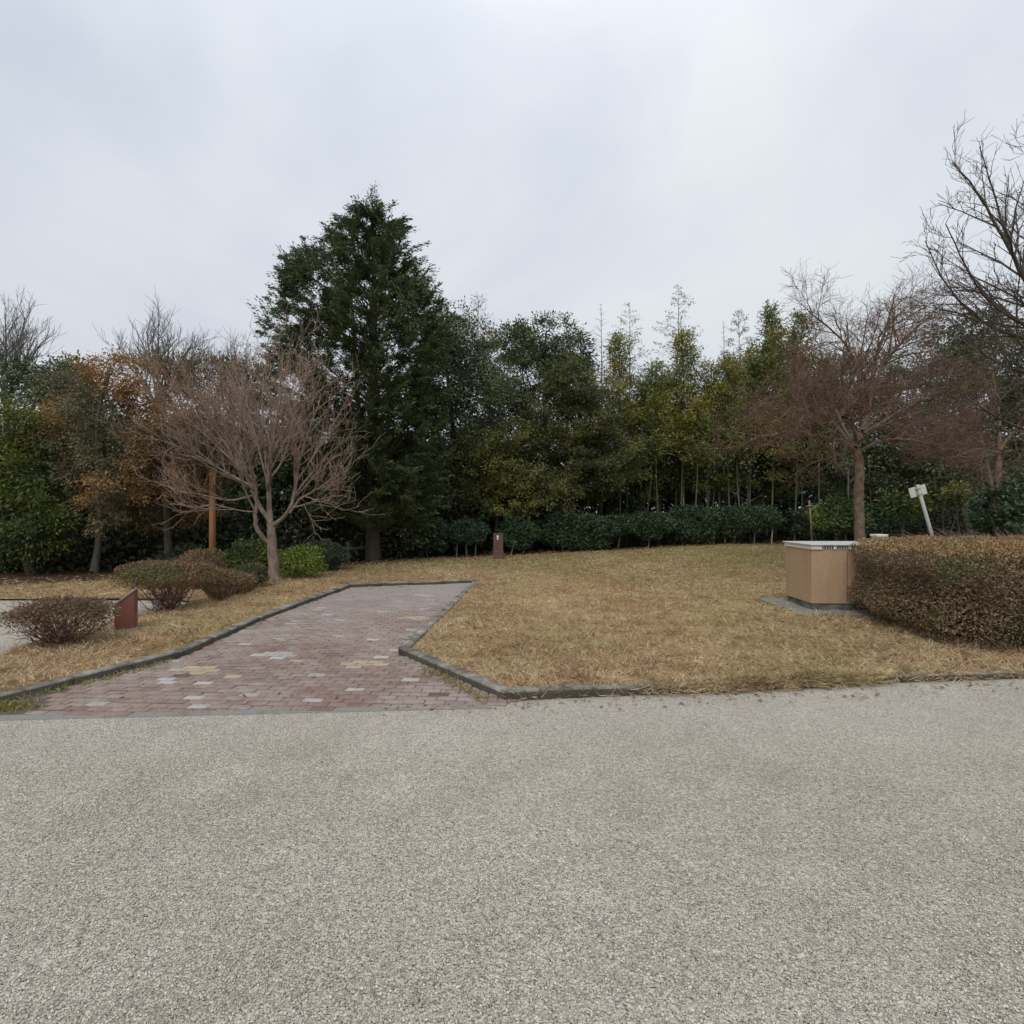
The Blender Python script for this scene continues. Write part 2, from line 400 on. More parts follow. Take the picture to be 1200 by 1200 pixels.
def make_lawn():
    m, t, out = new_mat('lawn_thatch')
    co = objco(t)
    mpn = N_(t, "ShaderNodeMapping"); mpn.inputs['Scale'].default_value = (1, 1, 1)
    t.links.new(co, mpn.inputs['Vector'])
    f1 = noise(t, co, 60, 4, 0.7, 1.2)
    r1 = ramp(t, [(0.30, (0.17, 0.115, 0.062)), (0.5, (0.34, 0.24, 0.135)), (0.70, (0.50, 0.38, 0.23))]); t.links.new(f1, r1.inputs['Fac'])
    f2 = noise(t, co, 0.7, 5, 0.6, 0.5)
    r2 = ramp(t, [(0.35, (0.36, 0.30, 0.22)), (0.5, (0.50, 0.48, 0.40)), (0.68, (0.60, 0.62, 0.60))]); t.links.new(f2, r2.inputs['Fac'])
    c = mixc(t, 0.8, r1.outputs['Color'], r2.outputs['Color'], 'OVERLAY')
    # greener, mossy band towards the back of the lawn
    s = t.nodes.new("ShaderNodeSeparateXYZ"); t.links.new(co, s.inputs[0])
    fm = noise(t, co, 0.5, 4, 0.6)
    a = N_(t, "ShaderNodeMath", operation='MULTIPLY_ADD'); a.inputs[1].default_value = 7.0
    t.links.new(fm, a.inputs[0]); t.links.new(s.outputs['Y'], a.inputs[2])
    mrr = N_(t, "ShaderNodeMapRange"); mrr.inputs['From Min'].default_value = 15.5; mrr.inputs['From Max'].default_value = 21.0
    mrr.inputs['To Max'].default_value = 0.75
    t.links.new(a.outputs[0], mrr.inputs['Value'])
    c = mixc(t, mrr.outputs[0], c, (0.19, 0.155, 0.055))
    p = N_(t, "ShaderNodeBsdfPrincipled", Roughness=0.95); p.inputs['Specular IOR Level'].default_value = 0.1
    t.links.new(c, p.inputs['Base Color'])
    t.links.new(bump(t, f1, 0.8, 0.03), p.inputs['Normal'])
    t.links.new(p.outputs[0], out.inputs['Surface'])
    return m
M['lawn'] = make_lawn()

def make_soil():
    m, t, out = new_mat('forest_soil')
    co = objco(t)
    f1 = noise(t, co, 22, 5, 0.7, 0.8)
    r1 = ramp(t, [(0.3, (0.035, 0.024, 0.015)), (0.55, (0.085, 0.055, 0.032)), (0.72, (0.16, 0.10, 0.055))]); t.links.new(f1, r1.inputs['Fac'])
    p = N_(t, "ShaderNodeBsdfPrincipled", Roughness=0.95); p.inputs['Specular IOR Level'].default_value = 0.1
    t.links.new(r1.outputs['Color'], p.inputs['Base Color'])
    t.links.new(bump(t, f1, 0.7, 0.03), p.inputs['Normal'])
    t.links.new(p.outputs[0], out.inputs['Surface'])
    return m
M['soil'] = make_soil()

def make_kerb_mat():
    m, t, out = new_mat('kerb_concrete')
    co = objco(t)
    f1 = noise(t, co, 5, 6, 0.7, 0.4)
    r1 = ramp(t, [(0.32, (0.06, 0.055, 0.04)), (0.50, (0.18, 0.168, 0.14)), (0.72, (0.34, 0.32, 0.28))]); t.links.new(f1, r1.inputs['Fac'])
    f2 = noise(t, co, 70, 4, 0.6)
    c = mixc(t, 0.35, r1.outputs['Color'], N_ramp(t, f2), 'OVERLAY')
    # the upright sides of the stone are much darker than its top
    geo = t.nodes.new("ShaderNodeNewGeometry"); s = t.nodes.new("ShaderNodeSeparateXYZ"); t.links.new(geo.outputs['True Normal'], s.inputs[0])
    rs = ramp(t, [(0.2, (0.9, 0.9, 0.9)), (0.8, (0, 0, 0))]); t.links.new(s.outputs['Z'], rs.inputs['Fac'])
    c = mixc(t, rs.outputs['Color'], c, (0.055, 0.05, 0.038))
    p = N_(t, "ShaderNodeBsdfPrincipled", Roughness=0.9); p.inputs['Specular IOR Level'].default_value = 0.2
    t.links.new(c, p.inputs['Base Color'])
    t.links.new(bump(t, f2, 0.6, 0.008), p.inputs['Normal'])
    t.links.new(p.outputs[0], out.inputs['Surface'])
    return m
M['kerb'] = make_kerb_mat()

def brick_mat(name, cols, wear=(0.36, 0.33, 0.30)):
    m, t, out = new_mat(name)
    geo = t.nodes.new("ShaderNodeNewGeometry")
    c = ramp(t, [(i / (len(cols) - 1), x) for i, x in enumerate(cols)])
    t.links.new(geo.outputs['Random Per Island'], c.inputs['Fac'])
    co = objco(t)
    f = noise(t, co, 0.9, 6, 0.7, 0.5)
    r = ramp(t, [(0.42, (0.05, 0.05, 0.05)), (0.7, (0.6, 0.6, 0.6))]); t.links.new(f, r.inputs['Fac'])
    col = mixc(t, r.outputs['Color'], c.outputs['Color'], wear)
    # dust gathers where the paving runs to its closed far end
    s = t.nodes.new("ShaderNodeSeparateXYZ"); t.links.new(co, s.inputs[0])
    mrr = N_(t, "ShaderNodeMapRange"); mrr.inputs['From Min'].default_value = 6.2; mrr.inputs['From Max'].default_value = 10.5; mrr.inputs['To Max'].default_value = 0.62
    t.links.new(s.outputs['Y'], mrr.inputs['Value'])
    col = mixc(t, mrr.outputs[0], col, (0.30, 0.275, 0.25))
    f2 = noise(t, co, 45, 4, 0.65)
    col = mixc(t, 0.3, col, N_ramp(t, f2), 'OVERLAY')
    p = N_(t, "ShaderNodeBsdfPrincipled", Roughness=0.85); p.inputs['Specular IOR Level'].default_value = 0.25
    t.links.new(col, p.inputs['Base Color'])
    t.links.new(bump(t, f2, 0.4, 0.006), p.inputs['Normal'])
    t.links.new(p.outputs[0], out.inputs['Surface'])
    return m
M['brick_red'] = brick_mat('brick_red', [(0.142, 0.090, 0.072), (0.188, 0.123, 0.099), (0.218, 0.154, 0.127), (0.178, 0.117, 0.101)])
M['brick_white'] = brick_mat('brick_white', [(0.28, 0.262, 0.24), (0.37, 0.35, 0.325)])
M['brick_yellow'] = brick_mat('brick_yellow', [(0.29, 0.225, 0.135), (0.345, 0.275, 0.175)])

# ------------------------------------------------------------------ ground, road, lawn, paving, kerbs
def in_poly(P, X, Y):
    P = np.asarray(P); n = len(P); c = np.zeros(X.shape, bool); j = n - 1
    for i in range(n):
        xi, yi = P[i]; xj, yj = P[j]
        k = ((yi > Y) != (yj > Y)) & (X < (xj - xi) * (Y - yi) / (yj - yi + 1e-12) + xi)
        c ^= k; j = i
    return c

def poly_dist(P, X, Y, closed=False):
    d = np.full(X.shape, 1e9)
    n = len(P)
    for i in range(n if closed else n - 1):
        a = np.array(P[i]); b = np.array(P[(i + 1) % n]); ab = b - a
        t = np.clip(((X - a[0]) * ab[0] + (Y - a[1]) * ab[1]) / (ab @ ab), 0, 1)
        d = np.minimum(d, np.hypot(X - a[0] - t * ab[0], Y - a[1] - t * ab[1]))
    return d

def poly_sheet(name, P, zfun, mat, step, kind='structure'):
    bm = bmesh.new()
    vs = [bm.verts.new((p[0], p[1], 0)) for p in P]
    bm.faces.new(vs); bm.normal_update()
    bmesh.ops.triangulate(bm, faces=bm.faces[:], quad_method='BEAUTY', ngon_method='EAR_CLIP')
    P = np.asarray(P)
    for ax in (0, 1):
        for c in np.arange(math.ceil(P[:, ax].min() / step) * step, P[:, ax].max(), step):
            nrm = (1, 0, 0) if ax == 0 else (0, 1, 0)
            co = (c, 0, 0) if ax == 0 else (0, c, 0)
            bmesh.ops.bisect_plane(bm, geom=bm.verts[:] + bm.edges[:] + bm.faces[:], plane_co=co, plane_no=nrm)
    for v in bm.verts: v.co.z = float(zfun(v.co.x, v.co.y))
    for f in bm.faces:
        f.normal_update()
        if f.normal.z < 0: f.normal_flip()
        f.smooth = True
    me = bpy.data.meshes.new(name); bm.to_mesh(me); bm.free()
    me.materials.append(mat)
    o = bpy.data.objects.new(name, me); COL.objects.link(o)
    return tag(o, kind=kind)

# one ground sheet out to the horizon
bm = bmesh.new()
for q in ((-900, -900), (900, -900), (900, 900), (-900, 900)): bm.verts.new((*q, -0.03))
bm.faces.new(bm.verts)
tag(bm_obj('ground', bm, M['soil']), kind='structure')

# gravel road, with the pale court that opens behind the left bushes
road_edge = [(-0.06, 4.47), (0.69, 4.57), (1.79, 4.70), (3.5, 4.95), (4.9, 5.1), (14, 6.3), (60, 12.5)]
court_edge = [(-40, 9.5), (-9.4, 9.55), (-6.0, 9.55), (-5.3, 9.2), (-5.55, 8.2), (-5.75, 7.0), (-5.5, 6.0), (-5.05, 5.1), (-4.75, 4.5), (-4.6, 4.1)]
road_poly = [(-60, -20), (60, -20), (60, 12.9), (14, 6.7), (4.9, 5.35), (1.79, 4.9), (0.0, 4.7), (-4.0, 4.6), (-5.0, 6.5), (-5.0, 9.7), (-40, 9.8), (-60, 9.8)]
gravel_road = poly_sheet('gravel_road', road_poly, lambda x, y: 0.0, M['gravel'], 4.0)

# paving: left kerb foot line, closed end, right kerb foot line
kerb_l = [(-4.75, 4.12), (-4.13, 4.41), (-3.50, 5.84), (-3.55, 7.69), (-3.30, 11.15), (-0.83, 11.87)]
kerb_r = [(-0.83, 11.87), (-1.235, 5.94), (-0.06, 4.47), (0.69, 4.57), (1.79, 4.70), (3.5, 4.95), (4.9, 5.1), (14, 6.3), (30, 8.4)]

def offset(P, d):
    """shift a polyline to its left by d"""
    P = np.asarray(P, float); n = len(P); out = []
    for i in range(n):
        a = P[max(i - 1, 0)]; b = P[i]; c = P[min(i + 1, n - 1)]
        t1 = norm(b - a) if i > 0 else norm(c - b); t2 = norm(c - b) if i < n - 1 else t1
        n1 = np.array([-t1[1], t1[0]]); n2 = np.array([-t2[1], t2[0]])
        mtr = norm(n1 + n2); s = d / max(0.5, float(mtr @ n1))
        out.append(b + mtr * s)
    return np.array(out)

def kerb(name, P, width=0.12, top=lambda x: 0.075, low=-0.02):
    P = np.asarray(P, float)
    # corners stay, joints every 0.6 m
    secs = []; outer = P; inner = offset(P, width)
    r = np.random.default_rng(5)
    for i in range(len(P) - 1):
        Ln = np.linalg.norm(P[i + 1] - P[i]); nj = max(1, int(round(Ln / 0.6)))
        for k in range(nj):
            t0, t1 = k / nj, (k + 1) / nj; g = 0.005 / Ln; dz = r.normal() * 0.003
            secs.append((i, t0 + g if k else t0, 0.0, dz)); secs.append((i, t1 - g, 0.0, dz))
            secs.append((i, t1, 0.007, 0))
    V = []; c = 0.014
    for i, t, sh, dz in secs:
        o = outer[i] * (1 - t) + outer[i + 1] * t; n_ = inner[i] * (1 - t) + inner[i + 1] * t
        w = n_ - o; zt = top(o[0]) - sh + dz
        prof = [(0.0 + sh / width, low), (0.0 + sh / width, zt - c), (c / width + sh / width * .5, zt), (1 - c / width, zt), (1.0, zt - c), (1.0, low)]
        for f, z in prof: V.append((*(o + w * f), z))
    m = 6; n = len(secs); F = []
    for a in range(n - 1):
        for b in range(m - 1): F.append((a * m + b, (a + 1) * m + b, (a + 1) * m + b + 1, a * m + b + 1))
    o = mesh(name, V, [np.array(F), np.array([[0, 1, 2, 3, 4, 5], [(n - 1) * m + q for q in (5, 4, 3, 2, 1, 0)]])], M['kerb'])
    return tag(o, kind='structure')
kerb('kerb_paving', kerb_l)
kerb('kerb_road', kerb_r, top=lambda x: 0.078 - 0.03 * float(sstep(1.2, 2.2, x)) + 0.018 * float(sstep(3.1, 3.5, x)))

# the lawn wraps round the paving
kl = offset(kerb_l, 0.06); kr = offset(kerb_r, 0.06)
far_edge = [(30, 26), (9.9, 20.7), (3, 18.8), (-3.2, 17.3), (-4.9, 14.2), (-8, 12.4), (-10.5, 11.3), (-40, 11.2)]
lawn_poly = [tuple(p) for p in kr[1:]] + far_edge + court_edge[:-1] + [tuple(p) for p in kl[:5]] + [tuple(offset(kerb_l, 0.06)[5])]
# drop the corner where both kerbs meet to one point
lawn_poly[-1] = tuple((kl[5] + kr[0]) / 2)
lawn_poly = np.array(lawn_poly)
poly_sheet('lawn', lawn_poly, lawn_z, M['lawn'], 0.5)
forest_poly = [(-60, 10.9), (-10.5, 11.0), (-8, 12.1), (-4.9, 13.9), (-3.2, 17.0), (3, 18.5), (9.9, 20.4), (30, 25.7), (90, 30), (90, 90), (-90, 90), (-90, 11)]
poly_sheet('forest_floor', forest_poly, lambda x, y: lawn_z(x, y) - 0.012, M['soil'], 2.0)

# paving bricks: every brick modelled; a few pale and yellow ones set as flowers
pave_poly = [(-3.62, 4.16), (-0.16, 4.40), (-0.06, 4.47), (-1.235, 5.94), (-0.83, 11.87), (-3.30, 11.15), (-3.55, 7.69), (-3.50, 5.84), (-3.84, 4.72)]
def paving():
    BL, BD, ang = 0.168, 0.096, math.radians(-3.2)
    ca, sa = math.cos(ang), math.sin(ang)
    org = np.array([-3.5, 4.2])
    cells = {}
    for j in range(-6, 86):
        for i in range(-14, 34):
            lx = (i + 0.5 * (j % 2)) * BL; ly = j * BD
            x = org[0] + lx * ca - ly * sa; y = org[1] + lx * sa + ly * ca
            cells[(i, j)] = (x, y)
    keys = list(cells); xy = np.array([cells[k] for k in keys])
    white = [(110,370),(210,379),(385,411),(187,431),(228,453),(575,432),(600,355),(711,401),(896,368),(382,252),(457,240),(515,189),(600,141),(582,148),(533,180),(614,164),(655,180),(646,228),(662,229),(800,155),(890,208),(927,146),(805,291),(825,273),(963,129),(950,117),(690,117),(835,122),(760,238),(150,303),(365,215)]
    W = [gp(150 + a / 2.667, 660 + b / 2.667) for a, b in white] + [gp(53, 822), gp(126, 824), gp(192, 799), gp(75, 810)]
    Y = [gp(150 + a / 2.667, 660 + b / 2.667) for a, b in [(343, 352), (520, 306), (720, 100), (800, 103), (745, 108), (840, 98)]]
    flowers = [(450, 292, 1), (213, 335, 2), (740, 320, 2), (885, 172, 2), (910, 104, 1)]
    col = np.zeros(len(keys), int)
    def near(p): return int(np.argmin(((xy - p) ** 2).sum(1)))
    for p in W: col[near(p)] = 1
    for p in Y: col[near(p)] = 2
    idx = {k: n for n, k in enumerate(keys)}
    for a, b, c in flowers:
        i, j = keys[near(gp(150 + a / 2.667, 660 + b / 2.667))]
        o = 0 if j % 2 else -1
        for k in [(i, j), (i - 1, j), (i + 1, j), (i + o, j + 1), (i + o + 1, j + 1), (i + o + (0 if j % 2 else 1), j - 1)]:
            if k in idx: col[idx[k]] = c
    ok = in_poly(pave_poly, xy[:, 0], xy[:, 1])
    d = poly_dist(pave_poly, xy[:, 0], xy[:, 1], True)
    ok |= d < 0.05
    r = np.random.default_rng(3)
    V, F, MI = [], [], []; nb = 0
    for n in np.nonzero(ok)[0]:
        x, y = xy[n]; g = 0.004 + r.random() * 0.003; hz = r.normal() * 0.0025; b = 0.008
        w, h = BL / 2 - g * 0.45, BD / 2 - g; tx, ty = r.normal() * 0.008, r.normal() * 0.008
        rot = ang + r.normal() * 0.008; c2, s2 = math.cos(rot), math.sin(rot)
        for (ww, hh, z) in ((w, h, -0.02), (w, h, 0.012 - b * .6), (w - b, h - b, 0.012)):
            for qx, qy in ((-1, -1), (1, -1), (1, 1), (-1, 1)):
                lx, ly = qx * ww, qy * hh
                zz = z + (hz + lx * tx + ly * ty if z > 0 else 0)
                V.append((x + lx * c2 - ly * s2, y + lx * s2 + ly * c2, zz))
        for l in (0, 4):
            for q in range(4): F.append((nb + l + q, nb + l + (q + 1) % 4, nb + l + 4 + (q + 1) % 4, nb + l + 4 + q))
        F.append((nb + 8, nb + 9, nb + 10, nb + 11)); MI += [col[n]] * 9; nb += 12
    tag(mesh('paving', V, [np.array(F)], [M['brick_red'], M['brick_white'], M['brick_yellow']], midx=MI), kind='structure')
    # the sand the bricks are bedded in
    o = poly_sheet('path', [(-4.6, 4.10), (-0.02, 4.42), (-1.15, 5.94), (-0.80, 11.9), (-3.34, 11.2), (-3.6, 7.69), (-3.56, 5.84), (-4.2, 4.45)], lambda x, y: 0.005, M['joint'], 1.0)
M['joint'] = paint_mat('joint_sand', (0.105, 0.085, 0.07), 0.95, dirt=(0.20, 0.18, 0.15), amt=0.6, dscale=8, spec=0.1, stretch=(1, 1, 1))
paving()
# flush concrete edging between the paving and the gravel
bm = bmesh.new()
add_box(bm, (0, 0, -0.03), (4.05, 0.10, 0.006), 0.003)
tag(bm_obj('kerb_flush', bm, M['slab_concrete'], loc=(-4.2, 4.03, 0), rot=math.atan2(0.27, 4.0)), kind='structure')

# ------------------------------------------------------------------ stuff: loose stones, dry grass, fallen leaves
def pebbles():
    r = np.random.default_rng(21); n = 90000
    y = 1.35 + (r.random(n) ** 1.5) * 3.6
    x = (r.random(n) * 2 - 1) * (y * 1.02 + 0.4)
    lim = np.interp(x, [-6, -4.2, -0.1, 0.7, 4.9, 7], [4.0, 4.05, 4.35, 4.5, 5.05, 5.3])
    k = y < lim + 0.10 * r.random(n) ** 3; x, y = x[k], y[k]; n = len(x)
    s = 0.0022 + 0.0042 * r.random(n) ** 2.2
    base = np.array([(1, 0, 0), (0, 1, 0), (-1, 0, 0), (0, -1, 0), (0, 0, 1), (0, 0, -1)], float)
    V = base[None] * (s[:, None, None] * (0.7 + 0.7 * r.random((n, 6, 1))))
    V[:, :, 2] *= 0.75
    a = r.random(n) * 6.283; c, sn = np.cos(a)[:, None], np.sin(a)[:, None]
    X = V[:, :, 0] * c - V[:, :, 1] * sn; Y = V[:, :, 0] * sn + V[:, :, 1] * c
    V = np.stack([X + x[:, None], Y + y[:, None], V[:, :, 2] + s[:, None] * 0.35], -1).reshape(-1, 3)
    f = np.array([(0, 1, 4), (1, 2, 4), (2, 3, 4), (3, 0, 4), (1, 0, 5), (2, 1, 5), (3, 2, 5), (0, 3, 5)])
    F = (np.arange(n)[:, None, None] * 6 + f[None]).reshape(-1, 3)
    tag(mesh('loose_gravel', V, [F], M['pebble']), 'loose pale pebbles scattered over the gravel road', 'gravel', kind='stuff')
pebbles()

def blades(name, x, y, z, Lm, Wm, lean, mat, label, seed):
    r = np.random.default_rng(seed); n = len(x)
    a = r.random(n) * 6.283
    el = np.radians(np.clip(r.normal(lean, 22, n), 3, 88))
    D = np.stack([np.cos(a) * np.cos(el), np.sin(a) * np.cos(el), np.sin(el)], 1)
    Lg = Lm * (0.5 + r.random(n)); W = Wm * (0.7 + 0.6 * r.random(n))
    C = np.stack([x, y, z], 1)
    S = norm(np.cross(D, rand_dir(n, r)))
    bend = np.array([0, 0, -1.0]) * (Lg * 0.25)[:, None]
    mid = C + D * (Lg * 0.55)[:, None]; tip = C + D * Lg[:, None] + bend * (r.random(n))[:, None]
    tip[:, 2] = np.maximum(tip[:, 2], z + 0.004)
    w = W[:, None] / 2
    V = np.stack([C - S * w, C + S * w, mid + S * w * .8, tip, mid - S * w * .8], 1).reshape(-1, 3)
    F = np.arange(n * 5).reshape(-1, 5)
    return tag(mesh(name, V, [F], mat), label, 'grass', kind='stuff')

def lawn_points(n, seed, ymin, ymax, power):
    r = np.random.default_rng(seed)
    y = ymin + (ymax - ymin) * r.random(n) ** power
    x = (r.random(n) * 2 - 1) * (y * 1.0 + 0.6)
    k = in_poly(lawn_poly, x, y)
    x, y = x[k], y[k]
    dk = np.minimum(poly_dist(kerb_l, x, y), poly_dist(kerb_r[:5], x, y))
    k = dk > 0.10 + 0.05 * r.random(len(x))
    return x[k], y[k], r

def wobble(x, y, s, ph):
    return (np.sin(x * s + ph) * np.sin(y * s * 1.13 + 2 * ph) + np.sin(x * s * 2.3 + y * s * 1.7 + ph) * 0.5) / 1.5
def patchy(x, y, ph=0.0):
    return 0.5 + 0.5 * (0.5 * wobble(x, y, 2.1, ph) + 0.5 * wobble(x + 3, y - 1, 6.3, ph + 1.7))

x, y, r = lawn_points(420000, 31, 4.5, 19, 2.0)
k = r.random(len(x)) < 0.35 + 0.65 * patchy(x, y); x, y = x[k], y[k]
far = np.clip(y / 6.0, 0.9, 2.6)
blades('dry_grass', x, y, lawn_z(x, y) + 0.001, 0.046 * far ** 0.4, 0.0042 * far, 17, M['drygrass'], 'short matted straw coloured lawn grass', 32)
x, y, r = lawn_points(5200, 35, 4.5, 15, 1.7)
k = r.random(len(x)) < 0.25 + 0.75 * patchy(x, y, 2.2); x, y = x[k], y[k]
m_ = 26; sp_ = (0.03 + 0.05 * r.random(len(x)))[:, None]
X = (x[:, None] + r.normal(size=(len(x), m_)) * sp_).ravel(); Y = (y[:, None] + r.normal(size=(len(y), m_)) * sp_ * .8).ravel()
k = (np.minimum(poly_dist(kerb_l, X, Y), poly_dist(kerb_r[:5], X, Y)) > 0.10) & in_poly(lawn_poly, X, Y); X, Y = X[k], Y[k]
blades('grass_tufts', X, Y, lawn_z(X, Y) + 0.006, 0.085, 0.0055, 34, M['drygrass'], 'longer straw coloured tufts standing in the dry lawn', 36)
x, y, r = lawn_points(200000, 41, 4.5, 20.5, 1.2)
g = sstep(10.0, 16, y + 4 * wobble(x, y, 0.5, 0.3)) * 0.75 + 0.25 * sstep(0.2, 0.8, wobble(x, y, 1.4, 2.0)) * 0.6
g = np.clip(g + 0.55 * sstep(1.5, 6, x) * sstep(9.0, 13, y) * patchy(x, y, .9), 0, 1)
g = np.where((np.abs(x - 5.0) < 1.2) & (np.abs(y - 8.0) < 1.3), np.maximum(g, 0.45), g)
k = r.random(len(x)) < g * 0.95; x, y = x[k], y[k]
blades('green_grass', x, y, lawn_z(x, y), 0.05, 0.009, 30, M['greengrass'], 'mossy olive green grass growing through the dry lawn', 42)

# tufts that hang over the road kerb and sprout along kerb feet
def along(P, n, r, spread, t0=0.0, t1=1.0):
    P = np.asarray(P); seg = np.linalg.norm(np.diff(P, axis=0), axis=1); cum = np.concatenate([[0], np.cumsum(seg)])
    s = (t0 + (t1 - t0) * r.random(n)) * cum[-1]
    X = np.interp(s, cum, P[:, 0]); Y = np.interp(s, cum, P[:, 1])
    return X + r.normal(size=n) * spread, Y + r.normal(size=n) * spread
r = np.random.default_rng(51)
tx, ty = along(np.array(kerb_r[2:7]) + np.array([0.0, 0.06]), 64000, r, 0.05)
pk = 0.06 + 0.94 * sstep(0.7, 2.2, tx); pk *= 1 - 0.85 * sstep(3.1, 3.5, tx)
k = r.random(len(tx)) < pk * (0.25 + 0.75 * patchy(tx, ty, .6)); tx, ty = tx[k], ty[k]
blades('edge_grass', tx, ty, np.where(ty < np.interp(tx, [-.06, 0.69, 1.79, 3.5, 4.9], [4.47, 4.57, 4.70, 4.95, 5.1]), 0.01 + 0.03 * r.random(len(tx)), 0.058), 0.085, 0.0045, 20, M['drygrass'], 'straw grass hanging over the road kerb', 52)
tx, ty = along([(-4.6, 4.22), (-4.25, 4.30), (-3.75, 5.1), (-3.55, 5.7)], 600, r, 0.035)
tx2, ty2 = along([(-1.1, 5.85), (-0.15, 4.5)], 380, r, 0.035, 0.3, 1.0)
tx3, ty3 = r.normal(-4.08, 0.16, 900), r.normal(4.30, 0.06, 900)
X = np.concatenate([tx + 0.03, tx2 - 0.06, tx3]); Y = np.concatenate([ty - 0.03, ty2 - 0.05, ty3])
blades('kerb_weeds', X, Y, np.full(len(X), 0.012), 0.05, 0.006, 35, M['greengrass'], 'small weeds rooted along the foot of the kerb', 53)

def litter(name, x, y, z, s, label, seed):
    r = np.random.default_rng(seed); n = len(x)
    N = norm(np.stack([r.normal(0, .35, n), r.normal(0, .35, n), np.ones(n)], 1))
    a = r.random(n) * 6.283; D = np.stack([np.cos(a), np.sin(a), r.normal(0, .2, n)], 1)
    V, F = leaf_quads(np.stack([x, y, z], 1), D, s * (0.6 + 0.8 * r.random(n)), s * 0.6 * (0.6 + 0.8 * r.random(n)), N)
    tag(mesh(name, V, [F], M['deadleaf']), label, 'leaves', kind='stuff')
x, y, r = lawn_points(9000, 61, 4.6, 20, 1.3)
wt = 0.15 + 0.85 * np.maximum(sstep(2.0, 0.3, poly_dist([(-5.2, 12.2), (-5.0, 11.5)], x, y)), np.maximum(sstep(1.4, 0.2, poly_dist(far_edge[1:6], x, y)), sstep(1.0, 0.2, poly_dist([(4.4, 7.2), (4.9, 5.5), (8, 5.7)], x, y))))
k = r.random(len(x)) < wt; x, y = x[k], y[k]
litter('fallen_leaves', x, y, lawn_z(x, y) + 0.03, 0.05, 'brown fallen leaves lying on the dry lawn', 62)
r = np.random.default_rng(66); x = -3.7 + 3.4 * r.random(420); y = 4.2 + 7.4 * r.random(420) ** 1.3
k = in_poly(pave_poly, x, y) & (r.random(420) < 0.12 + 0.88 * (poly_dist(kerb_l, x, y) < 0.22) + 0.6 * (poly_dist(kerb_r[:3], x, y) < 0.2)); x, y = x[k], y[k]
litter('paving_leaves', x, y, np.full(len(x), 0.022), 0.045, 'brown fallen leaves drifted against the paving kerb', 67)
r = np.random.default_rng(68); x = -1 + 6 * r.random(160); y = np.interp(x, [-1, -.06, 1.79, 4.9], [4.3, 4.40, 4.62, 5.02]) - 0.25 * r.random(160) ** 2
litter('road_leaves', x, y, np.full(160, 0.012), 0.04, 'brown leaf scraps lying on the gravel along the road kerb', 69)
r = np.random.default_rng(63)
tx, ty = along(np.array(far_edge[1:8]) + np.array([0, 0.3]), 9000, r, 0.45)
litter('leaf_litter', tx, ty, lawn_z(tx, ty) + 0.02, 0.075, 'reddish brown leaf litter along the edge of the wood', 64)

# ------------------------------------------------------------------ trees
def leafy_crown(blobs, leaf, dens, r, clump=0.34, droop=0.25, flat=0.6, aspect=0.5, shell=0.35):
    """blobs: world ellipsoids (centre, radii). Leaves grow in pads spread through each one."""
    Cs, Ds, Ns, Ls = [], [], [], []
    tips = []
    for c, rad in blobs:
        c = np.array(c); rad = np.array(rad)
        area = 4 * math.pi * ((rad[0] * rad[1]) ** 1.6 / 3 + (rad[0] * rad[2]) ** 1.6 / 3 + (rad[1] * rad[2]) ** 1.6 / 3) ** (1 / 1.6)
        nc = max(6, int(area / (clump * clump * 2.3)))
        d = rand_dir(nc, r)
        rr = shell + (1 - shell) * r.random(nc) ** 0.45
        rr *= 1 + 0.16 * r.normal(size=nc)
        cc = c + d * rad * rr[:, None]
        tips.append(cc)
        nl = int(area * dens * 2.0 / (leaf * leaf * aspect) / nc) + 1
        size = clump * (0.6 + 0.7 * r.random(nc))
        off = r.normal(size=(nc, nl, 3)) * size[:, None, None] * 0.5
        off[:, :, 2] *= flat
        P = cc[:, None, :] + off
        out = norm(norm(d)[:, None, :] * 0.6 + norm(off) * 0.8 + np.array([0, 0, -droop]) + 0.5 * r.normal(size=off.shape))
        nn = norm(np.array([0, 0, 0.9]) + d[:, None, :] * 0.5 + 0.75 * r.normal(size=off.shape))
        Cs.append(P.reshape(-1, 3)); Ds.append(out.reshape(-1, 3)); Ns.append(nn.reshape(-1, 3))
    C = np.concatenate(Cs); n = len(C)
    Lg = leaf * (0.65 + 0.7 * r.random(n))
    V, F = leaf_quads(C, np.concatenate(Ds), Lg, Lg * aspect, np.concatenate(Ns))
    return V, F, np.concatenate(tips)

def wander(a, b, n, amp, r, sag=0.0):
    a = np.array(a, float); b = np.array(b, float)
    t = np.linspace(0, 1, n)[:, None]
    P = a + (b - a) * t
    k = r.normal(size=(2, 3)) * amp
    P += np.sin(t * math.pi) * k[0] + np.sin(t * 2 * math.pi) * k[1] * 0.5
    P[:, 2] += np.sin(t[:, 0] * math.pi) * sag
    return P

